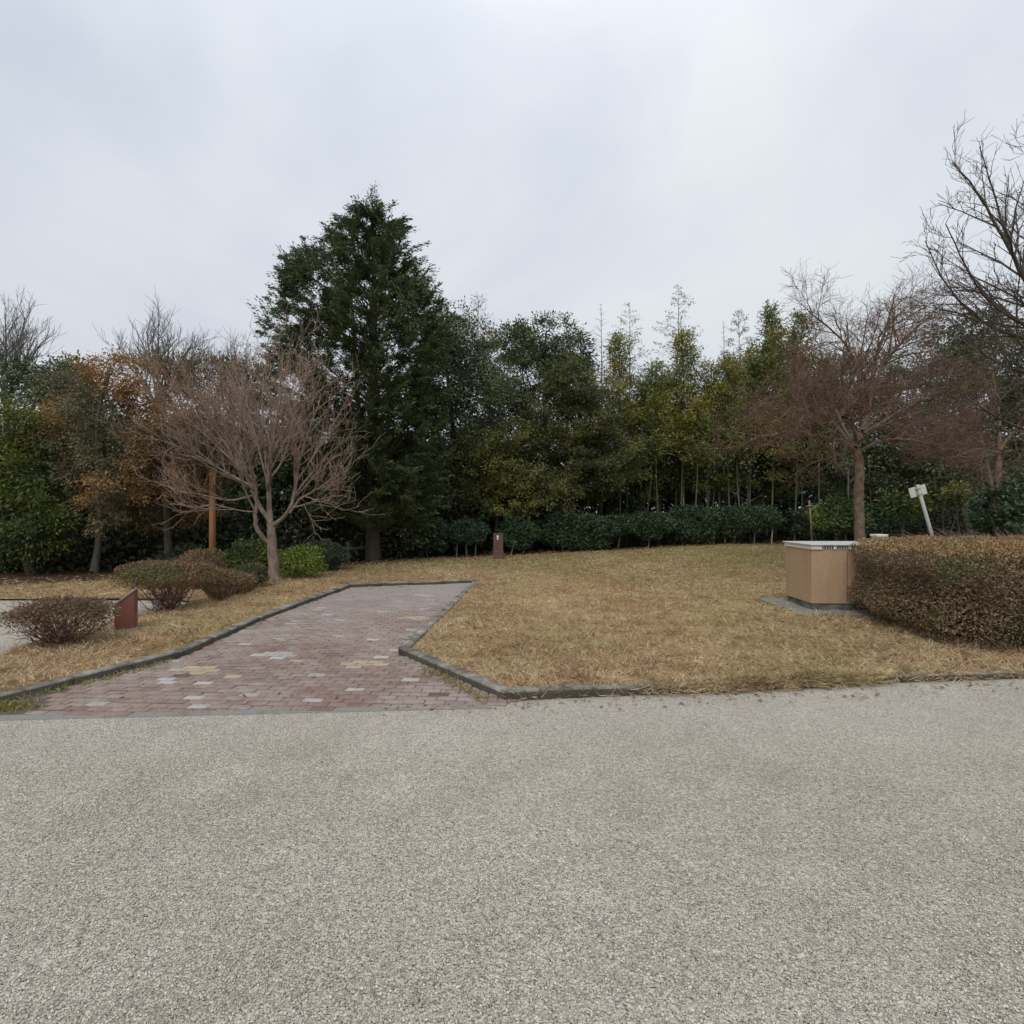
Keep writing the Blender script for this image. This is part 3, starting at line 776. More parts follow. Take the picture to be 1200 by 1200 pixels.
def leafy_tree(name, label, u, y, blobs, mat, bark='bark_grey', leaf=0.13, dens=1.2, trunk=0.12, seed=1, clump=0.34, group=None, depth=1.0, lean=0.0, cat='tree', aspect=0.5, droop=0.25, base=None, nlimb=40, shell=0.35, flat=0.6, extra=None):
    r = np.random.default_rng(seed)
    bx = (u - CU) / FPX * y; bz = float(lawn_z(bx, y)) - 0.03
    o = np.array([bx, y, bz])
    B = []
    for b in blobs:
        uu, vv, ru, rv = b[:4]; dy = b[4] if len(b) > 4 else r.normal() * 0.35
        c = px(uu, vv, y + dy); rx, rz = ru / FPX * (y + dy), rv / FPX * (y + dy)
        B.append((c, (rx, (rx + rz) / 2 * depth, rz)))
    V, F, tips = leafy_crown(B, leaf, dens, r, clump, droop, aspect=aspect, shell=shell, flat=flat)
    e = empty(name, o, label, cat, group)
    T = Tubes()
    top = max(B, key=lambda q: q[0][2])
    P = wander(o, top[0] + np.array([0, 0, top[1][2] * 0.5]), 9, 0.12, r)
    P[0] = o; R = np.linspace(trunk, trunk * 0.22, 9); R[0] *= 1.35
    T.add(P, R, 9)
    zs = P[:, 2]
    anchors = [(P, R)]
    for c, rad in B:
        zc = min(max(c[2] - rad[2] * 0.9, o[2] + (zs[-1] - o[2]) * 0.2), zs[-2])
        st = np.array([np.interp(zc, zs, P[:, q]) for q in range(3)]); r0 = np.interp(zc, zs, R) * 0.6
        Q = wander(st, c + np.array([0, 0, rad[2] * .3]), 7, 0.12, r, 0.1); RQ = np.linspace(r0, 0.014, 7)
        T.add(Q, RQ, 6); anchors.append((Q, RQ))
    sel = r.choice(len(tips), min(nlimb, len(tips)), replace=False)
    for s in sel:
        Q, RQ = min(anchors, key=lambda a: np.min(((a[0] - tips[s]) ** 2).sum(1)))
        i = int(np.argmin(((Q - tips[s]) ** 2).sum(1))); i = max(i - 1, 0)
        S = wander(Q[i], tips[s], 5, 0.06, r, 0.05)
        T.add(S, np.linspace(min(RQ[i] * .5, 0.03), 0.006, 5), 4)
    T.build('trunk', M[bark], e, o)
    mesh('crown', V, [F], M[mat], e, o)
    return e

# ---- bare trees grown from measured limbs
def grow(Tb, Tc, P, R, lvl, p, r):
    if lvl > p['levels']: return
    ln = float(np.linalg.norm(np.diff(P, axis=0), axis=1).sum())
    n = p['n'][lvl - 1]
    n = max(1, int(n * min(1.5, ln / p['ref'][lvl - 1]) + r.random()))
    t = p['t0'] + (1 - p['t0']) * (np.arange(n) + r.random(n)) / n
    s = np.linspace(0, 1, len(P))
    for k in range(n):
        q = np.array([np.interp(t[k], s, P[:, c]) for c in range(3)])
        i = min(int(t[k] * (len(P) - 1)), len(P) - 2)
        d = norm(P[i + 1] - P[i])
        a = math.radians(r.normal(p['ang'], 10))
        ax = norm(np.cross(d, rand_dir(1, r)[0]))
        nd = d * math.cos(a) + np.cross(ax, d) * math.sin(a)
        nd = norm(nd + np.array([0, 0, p['up']]) + np.array(p.get('bias', (0, 0, 0))))
        L_ = ln * p['ratio'] * (1.0 - p.get('tap', 0.68) * t[k]) * (0.7 + 0.6 * r.random())
        if lvl >= 2: L_ = max(L_, p['minlen'])
        m = 5 if lvl < 3 else 4
        Q = [q]; dd = nd.copy()
        for j in range(m):
            dd = norm(dd + r.normal(size=3) * p['wig'] + np.array([0, 0, p['up'] * 0.25]))
            Q.append(Q[-1] + dd * L_ / m)
        Q = np.array(Q)
        r0 = min(np.interp(t[k], s, R) * 0.62, p['rmax'][lvl - 1]); r0 = max(r0, p['rmin'])
        RQ = np.linspace(r0, max(r0 * 0.35, p['rmin'] * 0.7), len(Q))
        (Tb if lvl == 1 else Tc).add(Q, RQ, 6 if lvl == 1 else (4 if lvl == 2 else 3))
        grow(Tb, Tc, Q, RQ, lvl + 1, p, r)

def bare_tree(name, label, base, y, limbs, p, bark, twig, seed, group=None):
    """limbs: list of (points (u, v, dy), r0, r1, spawns)"""
    r = np.random.default_rng(seed)
    bx = (base - CU) / FPX * y
    o = np.array([bx, y, float(lawn_z(bx, y)) - 0.03])
    Tb, Tc = Tubes(), Tubes()
    e = empty(name, o, label, 'tree', group)
    for pts, r0, r1, spawn in limbs:
        P = np.array([px(a, b, y + c) if b is not None else o + np.array([0, 0, 0]) for a, b, c in pts])
        # smooth resample
        s = np.concatenate([[0], np.cumsum(np.linalg.norm(np.diff(P, axis=0), axis=1))]); s /= s[-1]
        q = np.linspace(0, 1, max(8, len(P) * 3))
        PP = np.stack([np.interp(q, s, P[:, c]) for c in range(3)], 1)
        for _ in range(2): PP[1:-1] = (PP[:-2] + 2 * PP[1:-1] + PP[2:]) / 4
        PP[1:-1] += r.normal(size=PP[1:-1].shape) * (0.006 if spawn == 'trunk' else r1 * 0.6)
        RR = r0 + (r1 - r0) * q ** 0.8
        if spawn == 'trunk': RR = RR + r0 * 0.30 * np.exp(-q * 14)
        Tb.add(PP, RR, 12 if spawn == 'trunk' else 8)
        if spawn != 'trunk': grow(Tb, Tc, PP, RR, 1, p, r)
    Tb.build('trunk', M[bark], e, o)
    Tc.build('crown', M[twig], e, o)
    return e

# the small bare tree beside the paving
pL = dict(tap=0.5, levels=4, n=[8, 5, 3, 1], ref=[1.8, 1.0, 0.6, 0.4], t0=0.22, ang=32, up=0.16, ratio=0.52, minlen=0.28, wig=0.10, rmax=[0.022, 0.010, 0.0065, 0.005], rmin=0.004)
LT = [
 ([(321, None, 0), (320, 655, 0), (319, 635, 0), (317, 612, 0)], 0.125, 0.085, 'trunk'),
 ([(317, 636, 0), (305, 628, -.1), (298, 618, -.15), (299, 607, -.2), (301, 590, -.2), (299, 565, -.3), (290, 530, -.5), (270, 490, -.8), (258, 462, -.9)], 0.055, 0.012, 'l'),
 ([(317, 615, 0), (315, 590, .1), (314, 565, .1), (316, 535, .2), (322, 505, .2), (328, 465, .3), (332, 412, .3)], 0.062, 0.010, 'l'),
 ([(317, 612, 0), (307, 597, .1), (298, 582, .2), (292, 562, .4), (284, 540, .6), (280, 500, .8), (290, 452, .9)], 0.055, 0.010, 'l'),
 ([(319, 616, 0), (329, 610, -.1), (340, 601, -.2), (345, 578, -.2), (349, 545, -.3), (362, 505, -.4), (377, 462, -.5)], 0.050, 0.010, 'l'),
 ([(340, 601, -.2), (350, 585, -.3), (370, 574, -.5), (388, 563, -.6), (404, 548, -.7)], 0.030, 0.008, 'l'),
 ([(345, 580, -.2), (362, 558, 0), (382, 536, .3), (402, 516, .4)], 0.026, 0.008, 'l'),
 ([(299, 580, .2), (270, 588, .1), (240, 580, -.1), (214, 577, -.2), (185, 566, -.2)], 0.026, 0.007, 'l'),
 ([(296, 570, .3), (262, 552, .4), (225, 530, .5), (196, 518, .5), (172, 511, .5)], 0.030, 0.007, 'l'),
 ([(294, 560, .3), (262, 530, .2), (228, 498, .1), (195, 470, 0), (180, 455, 0)], 0.030, 0.007, 'l'),
 ([(301, 600, -.2), (276, 598, -.5), (250, 590, -.7), (225, 596, -.9), (205, 588, -1)], 0.020, 0.006, 'l'),
 ([(314, 575, .1), (318, 555, -.6), (312, 525, -1.1), (300, 490, -1.4), (310, 450, -1.5)], 0.034, 0.008, 'l'),
 ([(316, 560, .1), (330, 545, .7), (340, 510, 1.2), (345, 470, 1.5)], 0.030, 0.008, 'l'),
 ([(298, 575, .1), (272, 560, -.7), (240, 545, -1.2), (214, 528, -1.5)], 0.026, 0.007, 'l'),
 ([(285, 545, .5), (258, 505, 1.0), (232, 465, 1.3)], 0.026, 0.008, 'l'),
 ([(314, 568, .1), (302, 520, .3), (288, 470, .5), (284, 432, .6)], 0.030, 0.007, 'l'),
 ([(318, 535, .2), (340, 495, -.1), (356, 440, -.2)], 0.026, 0.007, 'l'),
 ([(347, 565, -.2), (372, 528, .2), (398, 486, .5)], 0.026, 0.007, 'l'),
 ([(288, 552, .4), (252, 515, .2), (222, 476, 0), (204, 446, -.1)], 0.026, 0.007, 'l'),
 ([(300, 560, -.3), (268, 520, -.8), (240, 478, -1.1), (228, 446, -1.2)], 0.026, 0.007, 'l'),
 ([(342, 595, -.2), (362, 590, -.8), (385, 582, -1.2), (402, 580, -1.4)], 0.020, 0.006, 'l'),
]
bare_tree('bare_tree', 'small leafless tree with forked pale trunk and spreading pinkish twigs beside the brick paving', 321, 11.75, LT, pL, 'bark_pale', 'twig_pink', 101)

# the bare tree behind the tan cabinet
pR = dict(tap=0.52, levels=4, n=[10, 7, 5, 3], ref=[1.8, 0.9, 0.5, 0.4], t0=0.2, ang=40, up=0.03, ratio=0.46, minlen=0.25, wig=0.14, rmax=[0.022, 0.009, 0.0048, 0.0036], rmin=0.0031)
RT = [
 ([(1008, None, 0), (1007, 620, 0), (1006, 575, 0), (1008, 548, 0), (1003, 525, 0)], 0.118, 0.10, 'trunk'),
 ([(1003, 530, 0), (988, 515, -.2), (962, 512, -.4), (930, 503, -.5), (900, 513, -.6), (860, 506, -.6)], 0.06, 0.010, 'l'),
 ([(1000, 522, 0), (984, 508, .1), (978, 495, .2), (958, 480, .3), (920, 495, .4), (890, 480, .5)], 0.055, 0.010, 'l'),
 ([(1002, 525, 0), (1010, 505, .1), (1018, 488, .2), (1020, 455, .2), (1028, 415, .3), (1040, 380, .3), (1048, 345, .3)], 0.085, 0.012, 'l'),
 ([(1018, 488, .2), (1008, 450, .1), (1000, 415, 0), (982, 392, -.2), (945, 362, -.4)], 0.05, 0.010, 'l'),
 ([(1020, 460, .2), (1038, 420, .3), (1064, 395, .5), (1098, 362, .7)], 0.045, 0.010, 'l'),
 ([(1006, 530, 0), (1028, 517, -.3), (1058, 514, -.5), (1090, 520, -.6), (1112, 530, -.7), (1130, 543, -.7)], 0.045, 0.008, 'l'),
 ([(1012, 508, 0), (1045, 488, .1), (1078, 468, .2), (1115, 450, .3)], 0.045, 0.009, 'l'),
 ([(998, 518, 0), (978, 480, .5), (965, 445, .9), (945, 405, 1.2)], 0.045, 0.010, 'l'),
 ([(1003, 515, 0), (995, 480, -.7), (985, 440, -1.2), (990, 400, -1.5)], 0.045, 0.010, 'l'),
 ([(1010, 505, 0), (1040, 480, .8), (1060, 455, 1.3), (1080, 430, 1.6)], 0.04, 0.009, 'l'),
 ([(1004, 520, 0), (1030, 500, -.8), (1062, 488, -1.3), (1085, 480, -1.6)], 0.035, 0.009, 'l'),
 ([(985, 512, -.2), (955, 495, -.9), (925, 470, -1.3), (905, 462, -1.5)], 0.032, 0.008, 'l'),
 ([(1000, 528, 0), (975, 535, .5), (945, 545, .9), (925, 560, 1.1)], 0.022, 0.007, 'l'),
 ([(978, 495, .2), (950, 455, .1), (930, 430, 0)], 0.03, 0.008, 'l'),
]
bare_tree('bare_tree', 'broad leafless tree with single brown trunk and hazy russet twigs behind the tan cabinet', 1008, 12.6, RT, pR, 'bark_brown', 'twig_brown', 103)

# the tall dark bare tree that leans into the picture from the right edge
pF = dict(tap=0.74, levels=4, n=[11, 6, 4, 3], ref=[2.2, 1.1, 0.6, 0.4], t0=0.15, ang=34, up=0.05, ratio=0.42, minlen=0.2, wig=0.10, rmax=[0.022, 0.010, 0.0055, 0.0042], rmin=0.0036)
FT = [
 ([(1258, None, 0), (1256, 600, 0), (1250, 500, 0), (1242, 430, 0)], 0.20, 0.13, 'trunk'),
 ([(1242, 440, 0), (1215, 370, 0), (1190, 325, 0), (1170, 285, 0), (1148, 245, 0), (1125, 205, 0), (1100, 178, 0)], 0.085, 0.009, 'l'),
 ([(1170, 285, 0), (1157, 245, .2), (1146, 205, .3), (1132, 160, .3)], 0.03, 0.008, 'l'),
 ([(1225, 400, 0), (1185, 368, -.2), (1150, 350, -.3), (1125, 320, -.4), (1108, 285, -.4), (1092, 250, -.4)], 0.05, 0.008, 'l'),
 ([(1230, 410, 0), (1190, 385, .3), (1150, 375, .5), (1115, 350, .6), (1085, 310, .6), (1068, 270, .6)], 0.045, 0.008, 'l'),
 ([(1190, 330, 0), (1182, 295, .4), (1190, 250, .5), (1198, 200, .5), (1188, 152, .5)], 0.045, 0.008, 'l'),
 ([(1235, 420, 0), (1175, 395, .8), (1175, 345, 1.0), (1180, 300, 1.2)], 0.04, 0.008, 'l'),
 ([(1245, 470, 0), (1205, 432, -.3), (1165, 420, -.4), (1130, 400, -.5), (1095, 360, -.6)], 0.045, 0.008, 'l'),
 ([(1250, 520, 0), (1200, 497, -.2), (1160, 482, -.3), (1120, 458, -.3), (1090, 432, -.3)], 0.05, 0.008, 'l'),
 ([(1252, 540, 0), (1215, 505, .5), (1160, 520, .8), (1115, 530, 1)], 0.03, 0.008, 'l'),
 ([(1240, 430, 0), (1215, 330, -.6), (1205, 270, -1), (1200, 220, -1.2)], 0.045, 0.008, 'l'),
 ([(1242, 430, 0), (1255, 350, 0), (1262, 300, .2), (1250, 240, .3)], 0.07, 0.009, 'l'),
]
FT = [([(a + (0 if b is None else 16), b if b is None else b + 12, c) for a, b, c in pts], r0 * (1 if k == 'trunk' else .8), r1, k) for pts, r0, r1, k in FT]
bare_tree('bare_tree', 'tall dark leafless tree reaching into the sky at the right edge', 1258, 9.6, FT, pF, 'bark_dark', 'twig_dark', 107)

# twin stemmed twiggy tree between them
pT = dict(pR, n=[8, 6, 4, 3], up=0.03, ang=42)
TT = [
 ([(1168, None, 0), (1169, 570, 0), (1170, 540, 0)], 0.10, 0.08, 'trunk'),
 ([(1166, 600, 0), (1160, 560, 0), (1150, 510, .1), (1135, 470, .2), (1120, 430, .3)], 0.07, 0.012, 'l'),
 ([(1170, 545, 0), (1172, 500, .1), (1165, 450, .2), (1160, 400, .3)], 0.06, 0.012, 'l'),
 ([(1170, 530, 0), (1195, 495, -.2), (1220, 460, -.3)], 0.045, 0.010, 'l'),
 ([(1158, 550, 0), (1130, 530, -.5), (1095, 520, -.9), (1070, 522, -1)], 0.035, 0.008, 'l'),
 ([(1152, 520, 0), (1120, 500, .3), (1085, 490, .5)], 0.035, 0.008, 'l'),
 ([(1170, 530, 0), (1145, 525, -.9), (1110, 540, -1.4), (1090, 535, -1.6)], 0.032, 0.008, 'l'),
 ([(1172, 500, 0), (1200, 520, .3), (1230, 510, .5)], 0.032, 0.008, 'l'),
]
bare_tree('bare_tree', 'twin stemmed leafless tree with low spreading reddish twigs above a dark green shrub', 1168, 15.0, TT, pT, 'bark_brown', 'twig_brown', 109)

# slender grey bare trees that stand up behind the left trees
pB = dict(levels=3, n=[8, 5, 4], ref=[2.2, 1.0, 0.6], t0=0.2, ang=28, up=0.16, ratio=0.5, minlen=0.4, wig=0.10, rmax=[0.025, 0.012, 0.008], rmin=0.0055)
def fan(u, v0, v1, spread, n, seed):
    r = np.random.default_rng(seed); out = []
    out.append(([(u, None, 0), (u, 560, 0), (u, v0, 0)], 0.13, 0.09, 'trunk'))
    for k in range(n):
        f = (k + 0.5) / n * 2 - 1
        ue = u + f * spread + r.normal() * 3
        ve = v1 + abs(f) * (v0 - v1) * 0.45 + r.normal() * 5
        out.append(([(u, v0 + 10, 0), (u + (ue - u) * 0.35, v0 - (v0 - ve) * 0.35, r.normal() * .3), (ue, ve, r.normal() * .7)], 0.055, 0.012, 'l'))
    return out
for u, v0, v1, sp, n, y, sd, lb in [
    (8, 470, 368, 52, 7, 18.5, 201, 'leafless grey tree standing above the evergreens at the left edge'),
    (185, 470, 380, 62, 7, 18.0, 202, 'leafless grey tree fanning up behind the autumn tree'),
    (272, 470, 405, 26, 4, 18.5, 203, 'thin leafless tree between the autumn tree and the big conifer')]:
    bare_tree('bare_tree', lb, u, y, fan(u, v0, v1, sp, n, sd), pB, 'bark_grey', 'twig_grey', sd)

# ---- the big conifer
def conifer():
    y0, u0 = 16.6, 437
    r = np.random.default_rng(77)
    bx = (u0 - CU) / FPX * y0
    o = np.array([bx, y0, float(lawn_z(bx, y0)) - 0.03])
    e = empty('conifer_tree', o, 'tall dark green conifer towering over the wood with an uneven pointed crown', 'tree')
    tv = np.array([218, 226, 232, 246, 259, 277, 287, 317, 352, 400, 450, 520, 600, 640]); s = y0 / FPX
    lw = np.array([0, 7, 12, 31, 58, 67, 86, 130, 143, 150, 140, 120, 100, 80]) * s
    rw = np.array([0, 9, 14, 36, 42, 46, 52, 64, 90, 95, 92, 90, 85, 70]) * s
    tz = EYE - (tv - CV) * s
    H = tz[0] - 0.32
    T = Tubes()
    tp = wander(o, (bx - 0.02, y0, H - 0.1), 14, 0.05, r); tr = np.linspace(0.24, 0.02, 14)
    T.add(tp, tr, 10)
    P2 = wander((bx - 0.1, y0, 1.2), px(404, 275, y0 + .3), 10, 0.10, r); T.add(P2, np.linspace(0.12, 0.02, 10), 7)
    P3 = wander((bx + 0.1, y0, 1.8), px(515, 345, y0 + .2), 10, 0.12, r); T.add(P3, np.linspace(0.10, 0.018, 10), 7)
    def reach(z, az):
        """how far the crown goes out at height z in direction az"""
        wl = max(np.interp(z, tz[::-1], lw[::-1]) - 0.42, .05); wr = max(np.interp(z, tz[::-1], rw[::-1]) - 0.06, .05); cx = math.cos(az)
        ww = wl if cx < 0 else wr; wd = (wl + wr) / 2 * 0.8
        return 1 / math.sqrt((cx / max(ww, .03)) ** 2 + (math.sin(az) / max(wd, .03)) ** 2)
    def clumpy(p):
        return (math.sin(p[0] * 2.9 + 1) * math.sin(p[1] * 2.3 + .5) * math.sin(p[2] * 2.6 + 2) + 0.6 * math.sin(p[0] * 5.3 + p[2] * 3.7) * math.sin(p[1] * 4.1 - p[2] * 4.9 + 1))
    for k in range(170):                                   # limbs
        z = 1.5 + (H - 1.8) * ((k + r.random()) / 170) ** 0.9; az = r.random() * 6.283
        rad = max(0.05, reach(z, az) - 0.15) * (0.75 + 0.25 * r.random())
        tip = np.array([bx + math.cos(az) * rad, y0 + math.sin(az) * rad, z])
        z0 = max(0.9, z - rad * (0.5 + 0.3 * r.random()))
        st = np.array([np.interp(z0, tp[:, 2], tp[:, 0]), np.interp(z0, tp[:, 2], tp[:, 1]), z0])
        T.add(wander(st, tip, 7, 0.06, r, -0.05), np.linspace(0.014 + rad * 0.011, 0.006, 7), 4)
    Cs, Ds, Ns = [], [], []
    made = 0
    while made < 3500:
        z = 1.2 + (H - 1.2) * r.random(); az = r.random() * 6.283
        rm = reach(z, az)
        if r.random() > rm / 4.2: continue
        u_ = r.random() ** 0.5
        if u_ < 0.35 and r.random() < .6: continue
        c = np.array([bx + math.cos(az) * rm * u_, y0 + math.sin(az) * rm * u_, z])
        g_ = clumpy(c)
        if 5.0 < z < 8.0 and u_ < 0.55 and r.random() < 0.5: continue
        if g_ < -0.06 and r.random() < 0.95: continue
        if g_ < 0.14 and r.random() < 0.55: continue
        made += 1
        sz = 0.11 + 0.10 * r.random(); nl = int(64 + 40 * r.random())
        outw = np.array([math.cos(az), math.sin(az), 0.15])
        edge_ = max(0.0, (u_ - 0.8) / 0.2)
        c = c - outw * 0.14
        ax = norm(outw * 0.8 + r.normal(size=3) * 0.4 + np.array([0, 0, 0.35]))
        along_ = (r.random(nl) - 0.42) * sz * (2.5 + 2.6 * edge_ * r.random() ** 2)
        off = r.normal(size=(nl, 3)) * sz * (0.34 - 0.12 * edge_) * np.array([1, 1, 0.55])
        Cs.append(c + ax * along_[:, None] + off)
        Ds.append(norm(ax * 1.1 + off / sz * 0.7 + np.array([0, 0, -0.40]) + r.normal(size=(nl, 3)) * 0.25))
        Ns.append(norm(np.array([0, 0, .8]) + outw * 0.5 + r.normal(size=(nl, 3)) * 0.7))
    for k in range(26):                                    # the leader's own sprays make the point
        f = k / 26; q = np.array([bx, y0, H + 0.22 - 1.3 * f]) + r.normal(size=3) * 0.05 * (1 + 3 * f); nl = 24
        az = r.random() * 6.283; ax = norm(np.array([math.cos(az), math.sin(az), 1.0 - f * .5])); q = q + ax * np.array([1, 1, 0]) * 0.16 * f
        off = r.normal(size=(nl, 3)) * 0.05
        Cs.append(q + ax * ((r.random(nl) - .6) * .22)[:, None] + off); Ds.append(norm(ax + off * 8 + np.array([0, 0, -.2]))); Ns.append(norm(np.array([0, 0, .8]) + r.normal(size=(nl, 3)) * .7))
    C = np.concatenate(Cs); n = len(C)
    Lg = 0.092 * (0.6 + 0.8 * r.random(n))
    V, F = leaf_quads(C, np.concatenate(Ds), Lg, Lg * 0.30, np.concatenate(Ns))
    T.build('trunk', M['bark_dark'], e, o)
    mesh('crown', V, [F], M['cypress'], e, o)
conifer()

# ---- broadleaved trees of the wood edge
G = 'trees of the wood behind the lawn'
leafy_tree('evergreen_tree', 'dark evergreen tree filling the space right of the big conifer', 548, 19.6,
  [(522, 392, 26, 36), (545, 405, 32, 38), (520, 450, 45, 45), (560, 455, 40, 40), (530, 510, 55, 45), (500, 560, 50, 45), (540, 570, 40, 35), (515, 610, 50, 22)], 'oak', bark='bark_dark', seed=301, trunk=0.13, dens=0.9, leaf=0.10)
leafy_tree('evergreen_tree', 'broad evergreen with rounded dark top rising above the olive tree', 640, 21.8,
  [(640, 403, 45, 28), (603, 402, 24, 24), (670, 410, 24, 24), (615, 440, 48, 40), (665, 440, 36, 36), (600, 495, 55, 50), (585, 560, 40, 50)], 'oak', bark='bark_dark', seed=302, trunk=0.16, dens=0.95, leaf=0.105)
leafy_tree('evergreen_tree', 'olive green bushy tree with domed crown in the middle of the wood edge', 672, 20.0,
  [(665, 455, 34, 36), (650, 490, 46, 40), (695, 492, 38, 36), (660, 535, 55, 40), (715, 530, 34, 42), (698, 562, 38, 24), (640, 575, 42, 26), (730, 555, 24, 22)], 'olive', bark='bark_dark', seed=303, trunk=0.12, dens=1.0, leaf=0.085)
leafy_tree('evergreen_tree', 'small yellowish green tree at the wood edge behind the brown pillar', 578, 19.2,
  [(562, 520, 30, 22), (596, 506, 26, 18), (575, 548, 40, 26), (555, 575, 26, 18), (612, 560, 32, 20), (600, 590, 40, 16)], 'yellowish', bark='bark_dark', seed=304, trunk=0.08, dens=0.9, leaf=0.085, clump=0.26)
leafy_tree('autumn_tree', 'orange and olive leaved tree with a thin trunk, the farther left of two autumn trees', 110, 13.4,
  [(88, 455, 34, 30), (130, 440, 36, 24), (76, 505, 24, 40), (122, 495, 44, 40), (110, 550, 34, 42), (150, 545, 34, 44), (130, 595, 36, 24)], 'autumn', seed=305, trunk=0.085, dens=0.75, leaf=0.065, clump=0.27, nlimb=110, flat=0.7)
leafy_tree('autumn_tree', 'olive and rust leaved tree with ivy-dark trunk behind the small bare tree', 198, 13.8,
  [(195, 442, 44, 24), (245, 448, 34, 28), (185, 495, 50, 34), (240, 500, 40, 34), (190, 550, 48, 40), (235, 560, 36, 36), (200, 598, 40, 24), (165, 605, 30, 16)], 'autumn', bark='bark_dark', seed=306, trunk=0.10, dens=0.75, leaf=0.065, clump=0.27, nlimb=110, flat=0.7)
leafy_tree('evergreen_tree', 'bright topped green tree at the left edge beside the court', 38, 13.2,
  [(14, 500, 30, 26), (44, 512, 22, 22), (0, 535, 34, 36), (40, 555, 26, 34), (8, 600, 36, 40), (48, 615, 24, 36), (-10, 640, 36, 36)], 'leafgreen', seed=307, bark='bark_dark', trunk=0.09, dens=1.0, leaf=0.085)
leafy_tree('evergreen_tree', 'dark green tree showing over the left evergreens against the sky', 55, 17.5,
  [(50, 440, 38, 24), (85, 445, 26, 20), (60, 480, 48, 36), (95, 520, 46, 50), (50, 560, 60, 50)], 'oak', seed=308, trunk=0.13, dens=1.0, leaf=0.105)
leafy_tree('evergreen_tree', 'dark evergreen hidden behind the small bare tree', 290, 18.0,
  [(290, 450, 30, 30), (310, 500, 48, 48), (270, 540, 48, 48), (330, 560, 48, 50), (290, 600, 55, 36)], 'oak', seed=309, trunk=0.13, dens=1.05, leaf=0.105)
leafy_tree('evergreen_tree', 'low dark evergreen under the big conifer', 395, 17.4,
  [(385, 560, 40, 40), (420, 590, 40, 36), (460, 560, 40, 50), (400, 630, 36, 24), (470, 620, 40, 22)], 'oak', seed=310, trunk=0.10, dens=1.0, leaf=0.105)
leafy_tree('evergreen_tree', 'dark evergreen tree standing among the bamboo left of the russet bare tree', 880, 22.5,
  [(870, 470, 42, 45), (905, 440, 34, 40), (850, 520, 50, 40), (920, 510, 50, 45), (890, 560, 60, 26)], 'leafgreen', bark='bark_dark', seed=311, trunk=0.13, dens=1.0, leaf=0.105)
leafy_tree('evergreen_tree', 'dark evergreen tree seen through the twigs of the russet bare tree', 1010, 22.0,
  [(960, 470, 40, 45), (1010, 450, 45, 40), (1060, 470, 45, 45), (985, 520, 55, 40), (1050, 530, 55, 40), (1020, 570, 60, 22)], 'oak', bark='bark_dark', seed=312, trunk=0.15, dens=0.95, leaf=0.105)
leafy_tree('evergreen_tree', 'dark evergreen with domed top behind the twigs at the right edge', 1140, 20.0,
  [(1140, 395, 45, 36), (1175, 420, 40, 40), (1110, 440, 40, 40), (1150, 480, 60, 45), (1210, 480, 45, 50), (1120, 530, 50, 40), (1190, 550, 50, 36)], 'oak', seed=313, bark='bark_dark', trunk=0.12, dens=1.0, leaf=0.105)
leafy_tree('evergreen_tree', 'shaded green tree behind the bamboo in the middle of the wood', 770, 22.0,
  [(775, 480, 40, 40), (740, 510, 36, 40), (810, 510, 40, 40), (770, 550, 60, 36), (820, 560, 50, 26), (740, 575, 40, 26)], 'leafgreen', bark='bark_dark', seed=314, trunk=0.12, dens=1.0, leaf=0.105)

